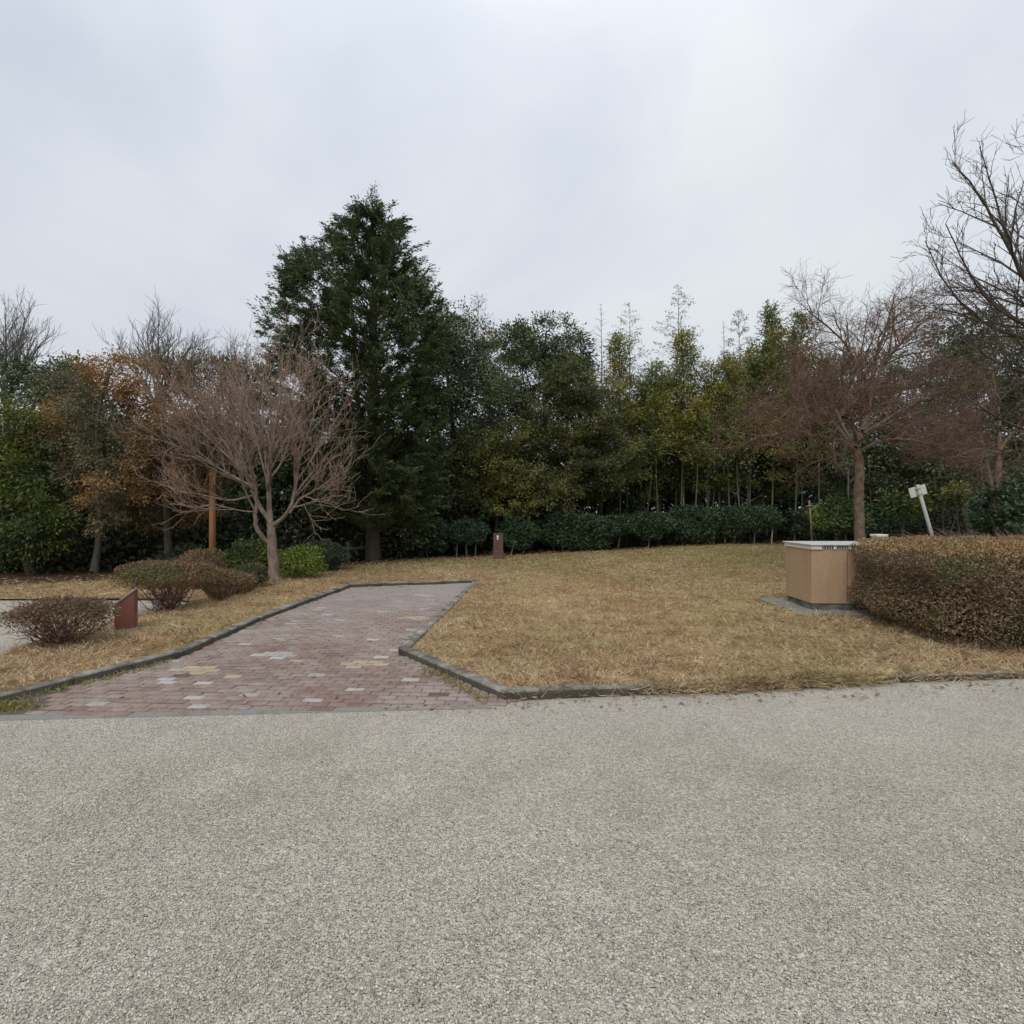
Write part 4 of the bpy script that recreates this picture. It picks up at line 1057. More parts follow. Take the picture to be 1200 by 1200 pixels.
# ---- bamboo grove
def bamboo(name, label, u, y, vtop, leafy, seed, group='bamboo culms in the grove behind the clipped hedge', mat='bamboo', lean=0.0, vlow=520, width=1.0):
    r = np.random.default_rng(seed)
    bx = (u - CU) / FPX * y
    o = np.array([bx, y, float(lawn_z(bx, y)) - 0.03])
    H = EYE - (vtop - CV) / FPX * y - o[2]
    e = empty(name, o, label, 'bamboo', group)
    n = 16
    t = np.linspace(0, 1, n)
    P = np.stack([o[0] + lean * t ** 2.2 + 0.05 * np.sin(t * 5 + seed), o[1] + 0.2 * r.normal() * t ** 2, o[2] + H * t], 1)
    R = 0.034 * (1 - t) ** 0.8 + 0.005
    T = Tubes(); T.add(P, R, 7)
    z_lo = EYE - (vlow - CV) / FPX * y - o[2]
    Cs, Ds, Ls = [], [], []
    pale = mat == 'bamboo_pale'
    nodes = np.arange(max(0.8, z_lo), H, 0.2 if pale else 0.24)
    for z in nodes:
        f = (z - nodes[0]) / max(H - nodes[0], .1)
        q = np.array([np.interp(z / H, t, P[:, c]) for c in range(3)])
        for b in range(3 if leafy < 1.2 else 4):
            az = r.random() * 6.283; bl = width * ((1.45 * (1 - f) ** 0.8 + 0.14) if leafy < 1.2 else (0.95 * (1 - f) ** 0.5 + 0.2)) * ((0.8 + 0.3 * r.random()) if pale else (0.6 + 0.6 * r.random()))
            d = norm(np.array([math.cos(az), math.sin(az), 0.8 if pale else 0.75 + 0.4 * r.random()]))
            B = q + d * np.linspace(0, bl, 5)[:, None]; B[:, 2] -= 0.22 * bl * np.linspace(0, 1, 5) ** 2
            T.add(B, np.linspace(0.006, 0.003, 5), 3)
            m = int(leafy * (10 + 40 * bl))
            if m:
                tt = (0.45 + 0.55 * r.random(m)) if pale else (0.25 + 0.75 * r.random(m))
                c = np.stack([np.interp(tt, np.linspace(0, 1, 5), B[:, k]) for k in range(3)], 1) + r.normal(size=(m, 3)) * (0.05 if leafy < 1.2 else 0.12)
                Cs.append(c); Ds.append(norm(d * 0.6 + r.normal(size=(m, 3)) * 0.6 + np.array([0, 0, -0.35])))
    T.build('culm', M['culm'], e, o)
    if Cs:
        C = np.concatenate(Cs); D = np.concatenate(Ds); k = len(C)
        Lg = (0.10 if pale else 0.14) * (0.7 + 0.6 * r.random(k))
        V, F = leaf_quads(C, D, Lg, Lg * 0.28, norm(r.normal(size=(k, 3)) + np.array([0, 0, .8])))
        mesh('foliage', V, [F], M[mat], e, o)
    return e
LB = 'slender leafy bamboo in the grove behind the clipped hedge'
LP = 'feathery pale bamboo tip rising above the trees into the sky'
for u, y, vt, lf, ln, vl, wd, mt, lb in [
    (735, 21.0, 358, 0.38, 0.15, 470, 1.0, 'bamboo_pale', 'feathery pale bamboo top right of the rounded evergreen'),
    (793, 21.5, 333, 0.38, 0.05, 440, 1.0, 'bamboo_pale', 'tallest feathery bamboo, its pale tip high over the grove'),
    (560, 22.0, 343, 0.38, -0.05, 430, 1.0, 'bamboo_pale', 'feathery pale bamboo tip between the conifer and the rounded evergreen'),
    (866, 22.5, 365, 0.6, 0.1, 440, 0.8, 'bamboo_pale', 'sparse grey green bamboo top left of the yellow green clump'),
    (703, 21.5, 362, 0.0, 0.0, 470, 0.7, 'bamboo_pale', 'leafless thin bamboo stem with fine side twigs against the sky'),
    (850, 22.8, 376, 0.0, -0.1, 470, 0.6, 'bamboo_pale', 'faint leafless bamboo tip beside the sparse grey green bamboo'),
    (800, 20.6, 392, 2.4, 0.0, 530, 1.0, 'bamboo', 'dense yellow green bamboo below the tallest feathery tip'),
    (725, 20.3, 398, 2.2, 0.1, 520, 0.95, 'bamboo', 'dense olive bamboo next to the olive bushy tree'),
    (770, 20.4, 430, 2.0, -0.1, 540, 1.0, 'bamboo', None),
    (830, 21.0, 428, 2.0, 0.1, 530, 1.0, 'bamboo', None),
    (905, 20.8, 362, 2.4, 0.1, 540, 1.0, 'bamboo', 'dense yellow green bamboo crown left of the russet bare tree'),
    (932, 21.2, 368, 2.0, 0.2, 520, 1.0, 'bamboo', 'bamboo crown partly behind the upper twigs of the russet bare tree'),
    (855, 20.8, 420, 2.2, -0.1, 540, 1.0, 'bamboo', None),
    (880, 21.2, 410, 2.2, 0.0, 540, 0.8, 'bamboo', None),
    (750, 21.2, 450, 2.0, 0.1, 545, 0.8, 'bamboo', None),
    (960, 21.0, 420, 1.8, 0.1, 540, 0.8, 'bamboo', None),
    (815, 20.2, 470, 2.0, 0.1, 545, 0.8, 'bamboo', None),
    (575, 21.6, 388, 1.3, 0.0, 470, 0.8, 'bamboo', 'leafy bamboo under the pale tip beside the conifer'),
    (690, 20.6, 440, 1.5, 0.0, 560, 0.7, 'bamboo', None)]:
    bamboo('bamboo', lb or LB, u, y, vt, lf, int(u * 7 + vt), mat=mt, lean=ln, vlow=vl, width=wd)

# thin saplings whose bare stems show in the shade under the grove
def sapling(u, y, lean, h, rad, seed):
    r = np.random.default_rng(seed)
    bx = (u - CU) / FPX * y
    o = np.array([bx, y, float(lawn_z(bx, y)) - 0.03])
    e = empty('sapling', o, 'thin bare sapling stem in the shade under the wood', 'tree', 'thin stems in the shade of the wood')
    T = Tubes()
    P = wander(o, o + np.array([lean, 0, h]), 8, 0.06, r); T.add(P, np.linspace(rad, rad * .6, 8), 6)
    for k in range(4):
        f = 0.45 + 0.5 * r.random(); q = P[int(f * 7)]
        T.add(wander(q, q + np.array([r.normal() * .5, r.normal() * .4, .5 + .3 * r.random()]), 5, 0.05, r), np.linspace(rad * .4, .006, 5), 4)
    T.build('trunk', M['bark_grey'], e, o)
    C = P[-1] + r.normal(size=(260, 3)) * np.array([.6, .5, .35])
    Lg = 0.13 * (0.7 + 0.6 * r.random(260))
    V, F = leaf_quads(C, rand_dir(260, r), Lg, Lg * .45, norm(r.normal(size=(260, 3)) + np.array([0, 0, 1.])))
    mesh('crown', V, [F], M['oak'], e, o)
for i, (u, ln) in enumerate([(827, 0.1), (833, 0.3), (842, 0.0), (858, 0.2), (866, -0.1), (878, 0.0), (936, 0.0), (963, 0.0), (990, 0.1), (1022, -0.1), (1032, 0.2), (1045, 0), (1058, 0.1), (1108, -0.5), (1126, -0.4), (1138, 0.0), (755, 0.3), (700, 0.2), (640, 0.1)]):
    sapling(u, 20.9 + 0.35 * (i % 4), ln, 3.2, 0.028 + 0.012 * (i % 3), 400 + i)

# the mass of the wood behind, read as one dark thicket
def woodland():
    r = np.random.default_rng(500)
    def mass(n, x0, x1, y0, y1, zf, leaf):
        x = x0 + (x1 - x0) * r.random(n); y = y0(x) + (y1 - 0) * r.random(n)
        z = r.random(n) ** 0.8 * zf(x, y)
        cl = np.stack([x, y, z], 1)
        k = 34
        P = cl[:, None, :] + r.normal(size=(n, k, 3)) * np.array([.45, .45, .3])
        P = P.reshape(-1, 3); m = len(P)
        P[:, 2] = np.maximum(P[:, 2], 0.05)
        Lg = leaf * (0.7 + 0.6 * r.random(m))
        return leaf_quads(P, rand_dir(m, r), Lg, Lg * 0.55, norm(r.normal(size=(m, 3)) + np.array([0, 0, .7])))
    edge = lambda x: np.interp(x, [-40, -11, -8, -4.5, -2, 10, 40], [15, 15.2, 16, 18.8, 20.5, 24, 30])
    V1, F1 = mass(4200, -34, 44, edge, 9, lambda x, y: 3.6 + 1.1 * np.sin(x * 0.7) * np.sin(y) + 0.08 * (y - 15), 0.26)
    tag(mesh('woodland', V1, [F1], M['wood_dark']), 'dark thicket of the wood behind the trees', 'woods', kind='stuff')
    # shaded undergrowth at the feet of the trees
    edge2 = lambda x: np.interp(x, [-40, -11, -8, -4.5, -2, 10, 40], [13.5, 13.6, 14.3, 17.0, 19.0, 22, 28])
    V2, F2 = mass(1300, -26, 30, edge2, 2.2, lambda x, y: 1.25 + 0.5 * np.sin(x * 1.9), 0.17)
    tag(mesh('undergrowth', V2, [F2], M['wood_dark']), 'dark undergrowth at the feet of the trees', 'undergrowth', kind='stuff')
woodland()

# ------------------------------------------------------------------ shrubs and hedges
def box_shrub(name, label, cx, cy, z0, w, d, h, mat, leaf, dens, seed, rot=0.0, group=None, top_mat=None, stems=3, stem_mat='stem_pale', roundness=3.0, cat='shrub', twigs=0, twig_mat='twig_pink', thick=0.3, lump=0.06, stem_r=0.02, open_low=0.0, aspect=0.5):
    """clipped shrub: leaves fill the outer layer of a rounded block that starts z0 above the soil"""
    r = np.random.default_rng(seed)
    gz = float(lawn_z(cx, cy)) - 0.01
    o = np.array([cx, cy, gz])
    e = empty(name, o, label, cat, group)
    area = 2 * (w * d + w * h + d * h)
    n = int(area * dens / (leaf * leaf * aspect))
    D = rand_dir(int(n * 1.0), r)
    # superellipsoid direction -> surface
    k = (np.abs(D) ** roundness).sum(1) ** (-1 / roundness)
    S = D * k[:, None]
    inn = 1 - thick * r.random(n) ** 1.5
    ph = r.random(3) * 6
    lumpf = 1 + lump * (np.sin(S[:, 0] * 5.3 * max(w, .6) + ph[0]) * np.sin(S[:, 1] * 6.1 + ph[1]) + np.sin(S[:, 2] * 4.7 + S[:, 0] * 3.1 + ph[2]))
    P = S * (inn * lumpf)[:, None] * np.array([w, d, h]) / 2
    if open_low:
        keep = r.random(n) < np.where(S[:, 2] < -0.15, 1 - open_low, 1.0); P, S = P[keep], S[keep]; n = len(P)
    P[:, 2] += z0 + h / 2
    ca, sa = math.cos(rot), math.sin(rot)
    Rm = np.array([[ca, sa, 0], [-sa, ca, 0], [0, 0, 1]])
    nor = norm(S ** 3 / np.array([w, d, h])); 
    Dl = norm(nor * 0.7 + np.array([0, 0, .25]) + r.normal(size=(n, 3)) * 0.7)
    Nl = norm(nor + np.array([0, 0, .6]) + r.normal(size=(n, 3)) * 0.6)
    topm = (P[:, 2] > z0 + h * 0.86)
    Lg = leaf * (0.6 + 0.8 * r.random(n))
    sel = topm if top_mat else np.zeros(n, bool)
    V, F = leaf_quads(P[~sel] @ Rm + o, Dl[~sel] @ Rm, Lg[~sel], Lg[~sel] * aspect, Nl[~sel])
    mesh('foliage', V, [F], M[mat], e, o)
    if top_mat:  # leaves of the top layer get a paler material than the sides
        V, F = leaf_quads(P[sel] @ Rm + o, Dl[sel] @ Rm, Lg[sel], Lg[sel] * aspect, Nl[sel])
        mesh('top_foliage', V, [F], M[top_mat], e, o)
    if stems:
        for s in range(stems):
            T = Tubes()
            fx = ((s + .5) / stems - .5) * w * 0.8; fy = r.normal() * d * 0.12
            b = np.array([fx * 0.75 + r.normal() * .04, fy, 0]); tp_ = np.array([fx + r.normal() * .12, fy + r.normal() * .1, z0 + h * 0.6])
            Q = wander(b, tp_, 6, 0.035, r); T.add(Q @ Rm + o, np.linspace(stem_r, stem_r * .5, 6), 6)
            T.build('stem', M[stem_mat], e, o)
    if twigs:
        T = Tubes()
        D = rand_dir(twigs, r); k = (np.abs(D) ** roundness).sum(1) ** (-1 / roundness)
        S = D * k[:, None] * np.array([w, d, h]) / 2
        if open_low: S = S[S[:, 2] > -0.1 * h]
        for s in S:
            a = s * (0.45 + 0.3 * r.random()); b = s * (0.84 + 0.15 * r.random() + (0.13 * r.random() if r.random() < 0.07 else 0)) + r.normal(size=3) * 0.05 + np.array([0, 0, 0.05])
            Q = wander(a, b, 4, 0.03, r); Q[:, 2] += z0 + h / 2
            Q[:, 2] = np.maximum(Q[:, 2], 0.01)
            T.add(Q @ Rm + o, np.linspace(0.0042, 0.002, 4), 3)
        T.build('twigs', M[twig_mat], e, o)
    return e

# clipped evergreen hedge bushes along the far edge of the lawn
far_hedge = [(498, 46, 612, 'dark low bush at the left end of the clipped hedge'),
             (545, 44, 611, 'hedge bush on thin pale stems just left of the brown pillar'),
             (607, 40, 607, 'glossy round hedge bush just right of the brown pillar'),
             (676, 84, 602, 'wide dense hedge bush reaching down to the lawn below the olive bushy tree'),
             (727, 34, 603, 'narrow hedge bush on one leaning pale stem beside the wide dense one'),
             (764, 44, 600, 'hedge bush with open dark gap under it in the middle of the clipped hedge'),
             (812, 60, 594, 'long dense hedge bush below the bamboo'),
             (860, 44, 593, 'hedge bush on pale forked stem, second from the right end of the clipped hedge'),
             (895, 42, 592, 'rounded hedge bush on thin white stems at the right end of the clipped hedge'),
             (972, 62, 592, 'loose green bush behind the leaning stake and the tan cabinet'),
             (1040, 60, 590, 'loose green bush just right of the russet bare tree trunk')]
for i, (u, wpx, vt, lb) in enumerate(far_hedge):
    y = np.interp(u, [470, 910, 1100], [17.4, 20.5, 21.2]); x = (u - CU) / FPX * y
    gz = float(lawn_z(x, y)); top = EYE - (vt - CV) / FPX * y - gz
    low = [0.18, .42, .2, .05, .5, .35, .12, .3, .5, .25, .25][i]
    box_shrub('hedge_bush', lb, x, y + 0.3, low, wpx / FPX * y * 1.16, 1.15, top - low, 'camellia', 0.085, 2.2, 600 + i, group='clipped bushes along the back of the lawn', stems=[1, 3, 2, 2, 1, 1, 2, 2, 2, 3, 3][i], stem_r=0.026, roundness=2.6, lump=0.10, thick=0.45, cat='hedge')

# big brown azalea hedge at the right
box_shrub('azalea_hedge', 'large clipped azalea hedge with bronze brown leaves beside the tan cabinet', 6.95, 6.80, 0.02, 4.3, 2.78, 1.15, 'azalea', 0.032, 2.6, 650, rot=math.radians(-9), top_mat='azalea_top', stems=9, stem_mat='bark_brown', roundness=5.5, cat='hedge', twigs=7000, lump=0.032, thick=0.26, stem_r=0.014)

# shrubs on the strip left of the paving
def shrub_at(name, label, u, vbase, wpx, vtop, low_px, mat, **kw):
    g = gp(u, vbase, 0.07); y = g[1]; s = y / FPX
    z0 = low_px * s; h = (vbase - vtop) * s - z0
    return box_shrub(name, label, g[0], y, z0, wpx * s, kw.pop('d', wpx * s * 0.9), h, mat, kw.pop('leaf', 0.032), kw.pop('dens', 1.5), kw.pop('seed', 700), **kw)
def skeleton(e, n, w, h, z_lo, mat, seed, rad=0.008):
    """bare forking stems under the leaf cap of a clipped azalea"""
    r = np.random.default_rng(seed); T = Tubes()
    for k in range(n):
        a = r.random() * 6.283; f = r.random() ** .6
        b = np.array([r.normal() * .10, r.normal() * .10, 0]); t_ = np.array([math.cos(a) * w / 2 * f, math.sin(a) * w / 2 * f * .9, z_lo + (h - z_lo) * (0.75 - .35 * f * r.random())])
        Q = wander(b, t_, 6, 0.05, r, -0.05); T.add(Q, np.linspace(rad * (0.7 + .6 * r.random()), 0.003, 6), 4)
        for j in range(5):
            q = Q[2 + int(3 * r.random())]
            d = norm(norm(t_ - b) + r.normal(size=3) * .6) * (0.12 + 0.2 * r.random())
            S = wander(q, q + d, 4, 0.02, r); S[:, 2] = np.maximum(S[:, 2], .02); T.add(S, np.linspace(0.004, 0.0018, 4), 3)
    T.build('bare_stems', M[mat], e, (0, 0, 0))
e = shrub_at('azalea_bush', 'brown clipped azalea with bare lower twigs left of the maroon post', 72, 752, 108, 700, 13, 'azalea_rust', seed=701, stems=0, twigs=900, twig_mat='twig_brown', roundness=2.4, leaf=0.028, dens=1.0, open_low=0.8, d=0.85, lump=0.08, thick=0.55)
skeleton(e, 60, 0.95, 0.44, 0.12, 'twig_brown', 711)
e = shrub_at('azalea_bush', 'umbrella shaped rusty azalea on bare forked stems behind the maroon post', 196, 712, 100, 655, 28, 'azalea_rust', seed=702, stems=0, twigs=300, twig_mat='twig_brown', roundness=2.6, leaf=0.034, dens=1.6, d=1.1, open_low=0.5, lump=0.08)
skeleton(e, 50, 1.0, 0.6, 0.24, 'twig_brown', 712, 0.012)
shrub_at('azalea_bush', 'small rounded red brown azalea right of the umbrella shaped one', 256, 701, 34, 666, 2, 'azalea_rust', seed=703, stems=2, twigs=200, roundness=2.4, leaf=0.034, stem_mat='twig_brown', lump=0.1)
shrub_at('azalea_bush', 'low brownish azalea with mixed green leaves in front of the rust coloured pole', 238, 690, 46, 643, 4, 'azalea_rust', seed=704, stems=2, twigs=200, roundness=2.4, leaf=0.036, stem_mat='twig_brown', lump=0.1)
shrub_at('green_bush', 'dark green leafy bush just left of the small bare tree trunk', 292, 676, 56, 634, 2, 'leafgreen', seed=705, stems=2, roundness=2.2, leaf=0.075, dens=1.6, lump=0.14, thick=0.5)
shrub_at('green_bush', 'small clipped olive green bush at the foot of the bare tree', 292, 687, 40, 660, 2, 'azalea_green', seed=706, stems=2, twigs=150, roundness=2.4, leaf=0.036, lump=0.1)
shrub_at('green_bush', 'bright lime green bush right of the small bare tree trunk', 352, 676, 54, 639, 2, 'limegreen', seed=707, stems=2, roundness=2.2, leaf=0.065, dens=1.3, lump=0.14, thick=0.5)
shrub_at('green_bush', 'dark juniper-like bush right of the lime green bush', 384, 668, 44, 633, 2, 'greyjuniper', seed=708, stems=2, roundness=2.2, leaf=0.055, dens=1.6, lump=0.14, thick=0.5)
shrub_at('green_bush', 'low grey green spreading bush beside the autumn tree trunk', 215, 668, 48, 638, 4, 'greyjuniper', seed=709, stems=2, roundness=2.2, leaf=0.055, dens=1.4, lump=0.16, thick=0.5)
shrub_at('green_bush', 'low dark green bush under the rust coloured pole', 275, 672, 36, 648, 2, 'azalea_green', seed=710, stems=2, roundness=2.2, leaf=0.05, dens=1.5, lump=0.14)
shrub_at('azalea_bush', 'low reddish azalea in front of the small olive bush', 278, 694, 40, 672, 2, 'azalea_rust', seed=714, stems=2, twigs=150, roundness=2.4, leaf=0.034, stem_mat='twig_brown', lump=0.1)
# shrubs under the trees on the right
def right_shrub(label, u, v, ru, rv, y, mat, seed, leaf=0.12):
    leafy_tree('shrub', label, u, y, [(u, v, ru, rv), (u - ru * .5, v + rv * .5, ru * .6, rv * .6), (u + ru * .5, v + rv * .4, ru * .6, rv * .7)], mat, seed=seed, leaf=leaf, dens=1.1, trunk=0.03, clump=0.25, cat='shrub', nlimb=14)
right_shrub('large blue green shrub at the right edge behind the azalea hedge', 1180, 592, 36, 30, 14.6, 'camellia', 721)
right_shrub('young light green shrub behind the white sign', 1062, 588, 22, 13, 18.5, 'leafgreen', 722)
right_shrub('green shrub beside the russet bare tree trunk', 985, 602, 26, 18, 19.4, 'leafgreen', 723)
right_shrub('yellow green sprig of a young shrub right of the white sign', 1120, 580, 14, 12, 18.0, 'yellowish', 724)

# ------------------------------------------------------------------ built objects
def tube_obj(name, P, R, k, mat, parent, cap=True):
    T = Tubes(); T.add(np.array(P, float), np.array(R, float), k)
    V = np.concatenate(T.V); Q = np.concatenate(T.Q); n = len(P)
    caps = [np.array([list(range(k))[::-1]]), np.array([[(n - 1) * k + q for q in range(k)]])]
    return mesh(name, V, [Q] + caps, mat, parent, smooth=False)

# tan utility cabinet
cz = float(lawn_z(5.2, 8.9))
e = empty('utility_cabinet', (4.52, 8.22, cz), 'tan metal utility cabinet with pale slotted lid on a dark plinth', 'cabinet')
e.rotation_euler = (0, 0, math.radians(-1.5))
W_, D_, = 1.05, 0.80
bm = bmesh.new(); add_box(bm, (0, 0, 0), (W_, D_, 0.115), 0.006)
for f in (0.34, 0.67): add_box(bm, (W_ * f - 0.004, -0.004, 0.01), (W_ * f + 0.004, 0.0, 0.112))
for f in (0.5,): add_box(bm, (-0.004, D_ * f - 0.004, 0.01), (0.0, D_ * f + 0.004, 0.112))
bm_obj('plinth', bm, M['dark_plinth'], e)
bm = bmesh.new(); add_box(bm, (-0.015, -0.015, 0.117), (W_ + 0.015, D_ + 0.015, 0.93), 0.008)
body = bm_obj('cabinet_body', bm, M['tan_panel'], e)
bm = bmesh.new(); add_box(bm, (0.505, -0.0185, 0.15), (0.512, -0.0152, 0.90), 0)
bm_obj('panel_seam', bm, M['dark_plinth'], body)
# slotted collar under the lid: fins with dark gaps
bm = bmesh.new(); add_box(bm, (0.02, 0.02, 0.932), (W_ - 0.02, D_ - 0.02, 0.985), 0)
bm_obj('vent_core', bm, M['slot_dark'], e)
for lo, hi in ((0.0, 0.13), (0.30, 0.345), (0.52, 0.565), (0.735, 0.78), (0.95, W_)):
    bm = bmesh.new()
    add_box(bm, (lo - (0.03 if lo == 0 else 0), -0.035, 0.932), (hi + (0.03 if hi == W_ else 0), 0.018, 0.99), 0.002)
    bm_obj('vent_block', bm, M['white_paint'], e)
bm = bmesh.new(); add_box(bm, (-0.03, 0.02, 0.932), (0.018, D_ + 0.03, 0.99), 0.002)
bm_obj('side_collar', bm, M['white_paint'], e)
for k in range(22):
    xx = 0.155 + k * 0.037
    if any(lo - .012 < xx < hi + .004 for lo, hi in ((0.30, 0.345), (0.52, 0.565), (0.735, 0.78), (0.945, W_))): continue
    bm = bmesh.new(); add_box(bm, (xx, -0.028, 0.934), (xx + 0.008, 0.017, 0.988), 0)
    bm_obj('vent_fin', bm, M['white_paint'], e)
bm = bmesh.new(); add_box(bm, (-0.05, -0.055, 0.992), (W_ + 0.06, D_ + 0.06, 1.012), 0.005)
bm_obj('lid', bm, M['lid_metal'], e)
bm = bmesh.new(); add_box(bm, (0, 0, -0.06), (1.75, 1.55, 0.022), 0.012)
tag(bm_obj('concrete_pad', bm, M['slab_concrete'], loc=(4.16, 7.86, cz), rot=math.radians(-1.5)), 'flat grey concrete pad under the tan cabinet', 'pad')

# white tilted sign seen from behind
y = 11.0
b = px(1094, 640, y); b[2] = float(lawn_z(b[0], y)); t_ = px(1075, 568, y)
low = b + (b - t_) * 0.0
dirp = norm(t_ - px(1092, 627, y)); foot = t_ - dirp * ((t_[2] - b[2]) / dirp[2])
e = empty('leaning_sign', foot, 'blank white sign plate on a leaning pale post behind the azalea hedge', 'sign')
Ln = float(np.linalg.norm(t_ - foot))
rx_ = math.atan2(dirp[0], dirp[2])
e.rotation_euler = (0, rx_, 0)
tube_obj('post', [(0, 0, -0.05), (0, 0, Ln * .5), (0, 0, Ln)], [0.033] * 3, 12, M['grey_post'], e)
bm = bmesh.new(); add_box(bm, (-0.165, 0.040, Ln - 0.235), (0.18, 0.052, Ln - 0.035), 0.003)
bm_obj('sign_plate', bm, M['white_paint'], e)
for q in (0.205, 0.085):
    bm = bmesh.new(); add_box(bm, (-0.045, -0.038, Ln - q), (0.045, 0.0385, Ln - q + 0.02), 0.002)
    bm_obj('bracket', bm, M['grey_post'], e)

# small white capped post by the cabinet
y = 9.7; x = (1030 - CU) / FPX * y; z = float(lawn_z(x, y)); tz_ = EYE - (626 - CV) / FPX * y - z
e = empty('white_post', (x, y, z), 'short white post with square cap between the cabinet and the azalea hedge', 'post')
bm = bmesh.new(); add_box(bm, (-.078, -.078, -0.03), (.078, .078, tz_ - 0.045), 0.006); bm_obj('shaft', bm, M['white_paint'], e)
bm = bmesh.new(); add_box(bm, (-.1, -.1, tz_ - 0.043), (.1, .1, tz_), 0.008); bm_obj('cap', bm, M['white_paint'], e)

# maroon post with slanted top
g = gp(146, 737.5, 0.07); y = g[1]; s = y / FPX
e = empty('slanted_post', (g[0], g[1], float(lawn_z(*g)) - 0.01), 'maroon pedestal with slanted top beside the brown azalea on the left', 'pedestal')
e.rotation_euler = (0, 0, math.radians(28))
w2, hl, hh, th = 0.105, 0.33, 0.50, 0.30
bm = bmesh.new()
f1 = [bm.verts.new(v) for v in ((-w2, 0, 0.03), (w2, 0, 0.03), (w2, 0, hh), (-w2, 0, hl))]
f2 = [bm.verts.new((v.co.x, th, v.co.z)) for v in f1]
bm.faces.new(f1); bm.faces.new(f2[::-1])
for q in range(4): bm.faces.new((f1[q], f2[q], f2[(q + 1) % 4], f1[(q + 1) % 4]))
bmesh.ops.bevel(bm, geom=bm.edges[:], offset=0.004, segments=2, affect='EDGES')
bm_obj('body', bm, M['maroon'], e)
bm = bmesh.new()
dx, dz = 2 * w2, hh - hl; nl = math.hypot(dx, dz); nx, nzv = -dz / nl, dx / nl
pts = []
for (fx, off) in ((-0.03, 0.003), (1.02, 0.003), (1.02, 0.016), (-0.03, 0.016)):
    pts.append((-w2 + dx * fx + nx * off, hl + dz * fx + nzv * off))
a1 = [bm.verts.new((p[0], -0.008, p[1])) for p in pts]; a2 = [bm.verts.new((p[0], th + 0.008, p[1])) for p in pts]
bm.faces.new(a1); bm.faces.new(a2[::-1])
for q in range(4): bm.faces.new((a1[q], a2[q], a2[(q + 1) % 4], a1[(q + 1) % 4]))
bm_obj('top_plate', bm, M['slab_concrete'], e)
bm = bmesh.new(); add_box(bm, (-w2 - 0.03, -0.03, -0.03), (w2 + 0.03, th + 0.03, 0.028), 0.006); bm_obj('base', bm, M['slab_concrete'], e)

# brown pillar at the back of the lawn, with its white mark
y = 17.0; x = (584 - CU) / FPX * y; z = float(lawn_z(x, y)) - 0.01
e = empty('brown_pillar', (x, y, z), 'brown brick-coloured pillar with a small white mark in front of the hedge', 'pillar')
def pillar_mat():
    m, t, out = new_mat('pillar_brick')
    co = objco(t)
    b = N_(t, "ShaderNodeTexBrick", Scale=1.0)
    b.inputs['Color1'].default_value = (0.135, 0.072, 0.052, 1); b.inputs['Color2'].default_value = (0.10, 0.056, 0.042, 1); b.inputs['Mortar'].default_value = (0.07, 0.05, 0.042, 1)
    b.inputs['Brick Width'].default_value = 0.155; b.inputs['Row Height'].default_value = 0.075; b.inputs['Mortar Size'].default_value = 0.006
    mpn = N_(t, "ShaderNodeMapping"); mpn.inputs['Rotation'].default_value = (math.radians(-90), 0, 0)
    t.links.new(co, mpn.inputs['Vector']); t.links.new(mpn.outputs[0], b.inputs['Vector'])
    p = N_(t, "ShaderNodeBsdfPrincipled", Roughness=0.8); t.links.new(b.outputs['Color'], p.inputs['Base Color'])
    t.links.new(p.outputs[0], out.inputs['Surface']); return m
M['pillar'] = pillar_mat()
bm = bmesh.new(); add_box(bm, (-0.162, -0.162, -0.02), (0.162, 0.162, 0.26), 0.006); bm_obj('base', bm, M['pillar'], e)
bm = bmesh.new(); add_box(bm, (-0.148, -0.148, 0.262), (0.148, 0.148, 0.77), 0.006); bm_obj('shaft', bm, M['pillar'], e)
bm = bmesh.new(); add_box(bm, (-0.155, -0.155, 0.772), (0.155, 0.155, 0.80), 0.004); bm_obj('cap', bm, M['wood_rail'], e)
bm = bmesh.new()
pr = [(-0.065, 0.745), (0.02, 0.745), (0.012, 0.70), (0.004, 0.62), (-0.04, 0.62), (-0.044, 0.70)]
a1 = [bm.verts.new((p[0], -0.158, p[1])) for p in pr]; a2 = [bm.verts.new((p[0], -0.1465, p[1])) for p in pr]
bm.faces.new(a1); bm.faces.new(a2[::-1])
for q in range(6): bm.faces.new((a1[q], a2[q], a2[(q + 1) % 6], a1[(q + 1) % 6]))
bm_obj('white_mark', bm, M['white_paint'], e)

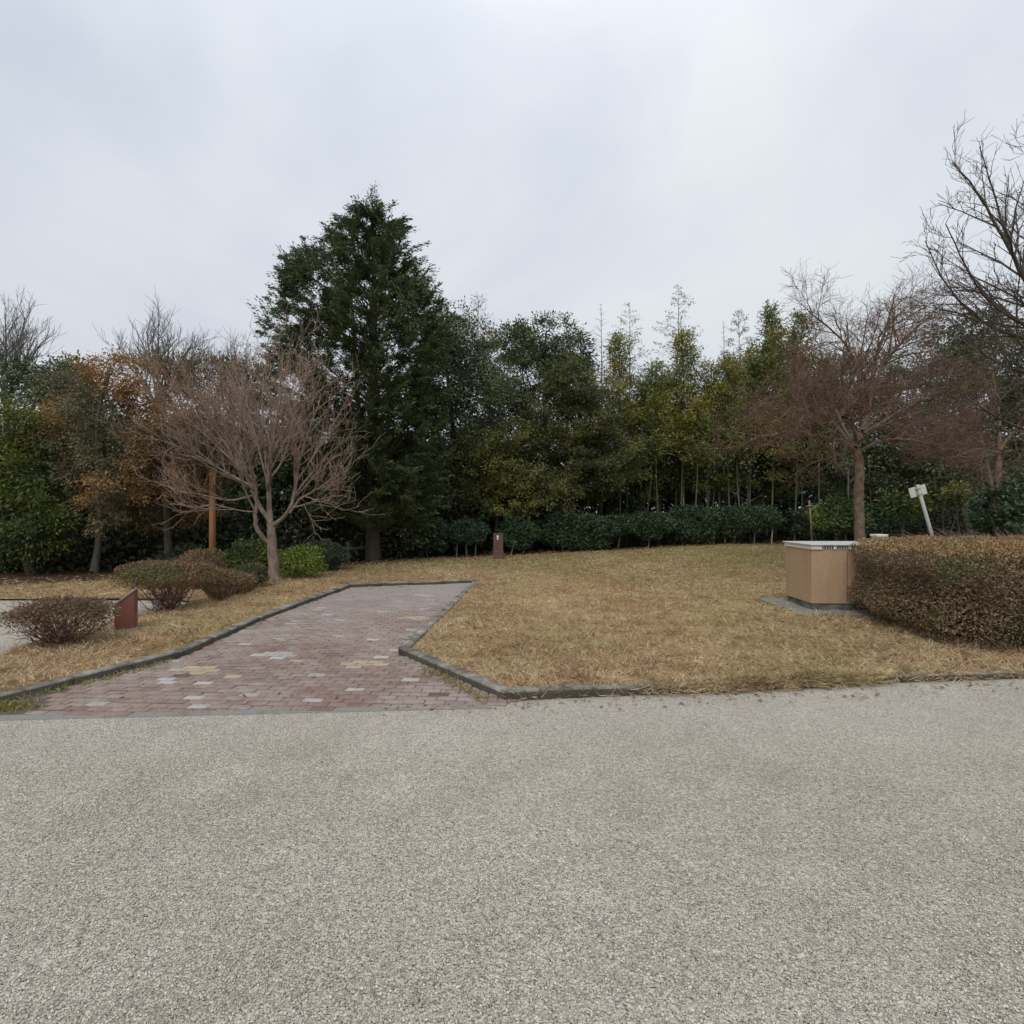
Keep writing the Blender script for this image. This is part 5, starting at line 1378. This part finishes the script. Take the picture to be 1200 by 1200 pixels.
# rust coloured pole under the twigs of the bare tree
y = 13.0; x = (249 - CU) / FPX * y; z = float(lawn_z(x, y))
e = empty('rusty_pole', (x, y, z), 'straight rust orange pole behind the small bare tree', 'pole')
tube_obj('shaft', [(0, 0, -.05), (0, 0, 1.2), (0, 0, 2.45)], [0.075, 0.073, 0.07], 14, M['rust_pole'], e)
tube_obj('cap', [(0, 0, 2.451), (0, 0, 2.475), (0, 0, 2.49)], [0.08, 0.08, 0.05], 14, M['rust_pole'], e)

# thin pale pole behind the hedge, stake with crossbar
y = 21.4; x = (801 - CU) / FPX * y; z = float(lawn_z(x, y))
e = empty('thin_pole', (x, y, z), 'thin straight pale pole standing up behind the hedge under the bamboo', 'pole')
tube_obj('shaft', [(0, 0, -.05), (0, 0, 1.8), (0, 0, 3.25)], [0.036, 0.036, 0.034], 10, M['stem_pale'], e)
tube_obj('cap', [(0, 0, 3.251), (0, 0, 3.28)], [0.042, 0.042], 10, M['stem_pale'], e)
y = 19.2; x = (952 - CU) / FPX * y; z = float(lawn_z(x, y))
e = empty('wooden_stake', (x, y, z), 'leaning brown wooden stake with a short crossbar near the loose bushes', 'stake')
e.rotation_euler = (0, math.radians(-4), 0)
tube_obj('upright', [(0, 0, -.05), (0.01, 0, .8), (0, 0, 1.62)], [0.04, 0.036, 0.032], 8, M['stake'], e)
tube_obj('crossbar', [(-0.17, -0.05, 1.42), (0, -0.055, 1.43), (0.10, -0.05, 1.45)], [0.02, 0.022, 0.02], 7, M['stake'], e)

# low log rail fence in the shade left of the hedge
pA, pB_ = np.array([(408 - CU) / FPX * 16.2, 16.2]), np.array([(478 - CU) / FPX * 18.2, 18.2])
e = empty('log_fence', (*pA, float(lawn_z(*pA))), 'low weathered log rail fence in the shade under the conifer', 'fence')
dv = pB_ - pA
for f in (0.0, 0.5, 1.0):
    q = dv * f
    tube_obj('post', [(q[0], q[1], -.05), (q[0], q[1], .3), (q[0], q[1], .62)], [0.065, 0.062, 0.06], 10, M['wood_rail'], e)
tube_obj('rail', [(-0.1 * dv[0], -0.1 * dv[1] - .07, .40), (dv[0] * .5, dv[1] * .5 - .07, .41), (dv[0] * 1.1, dv[1] * 1.1 - .07, .43)], [0.05, 0.052, 0.05], 9, M['wood_rail'], e)
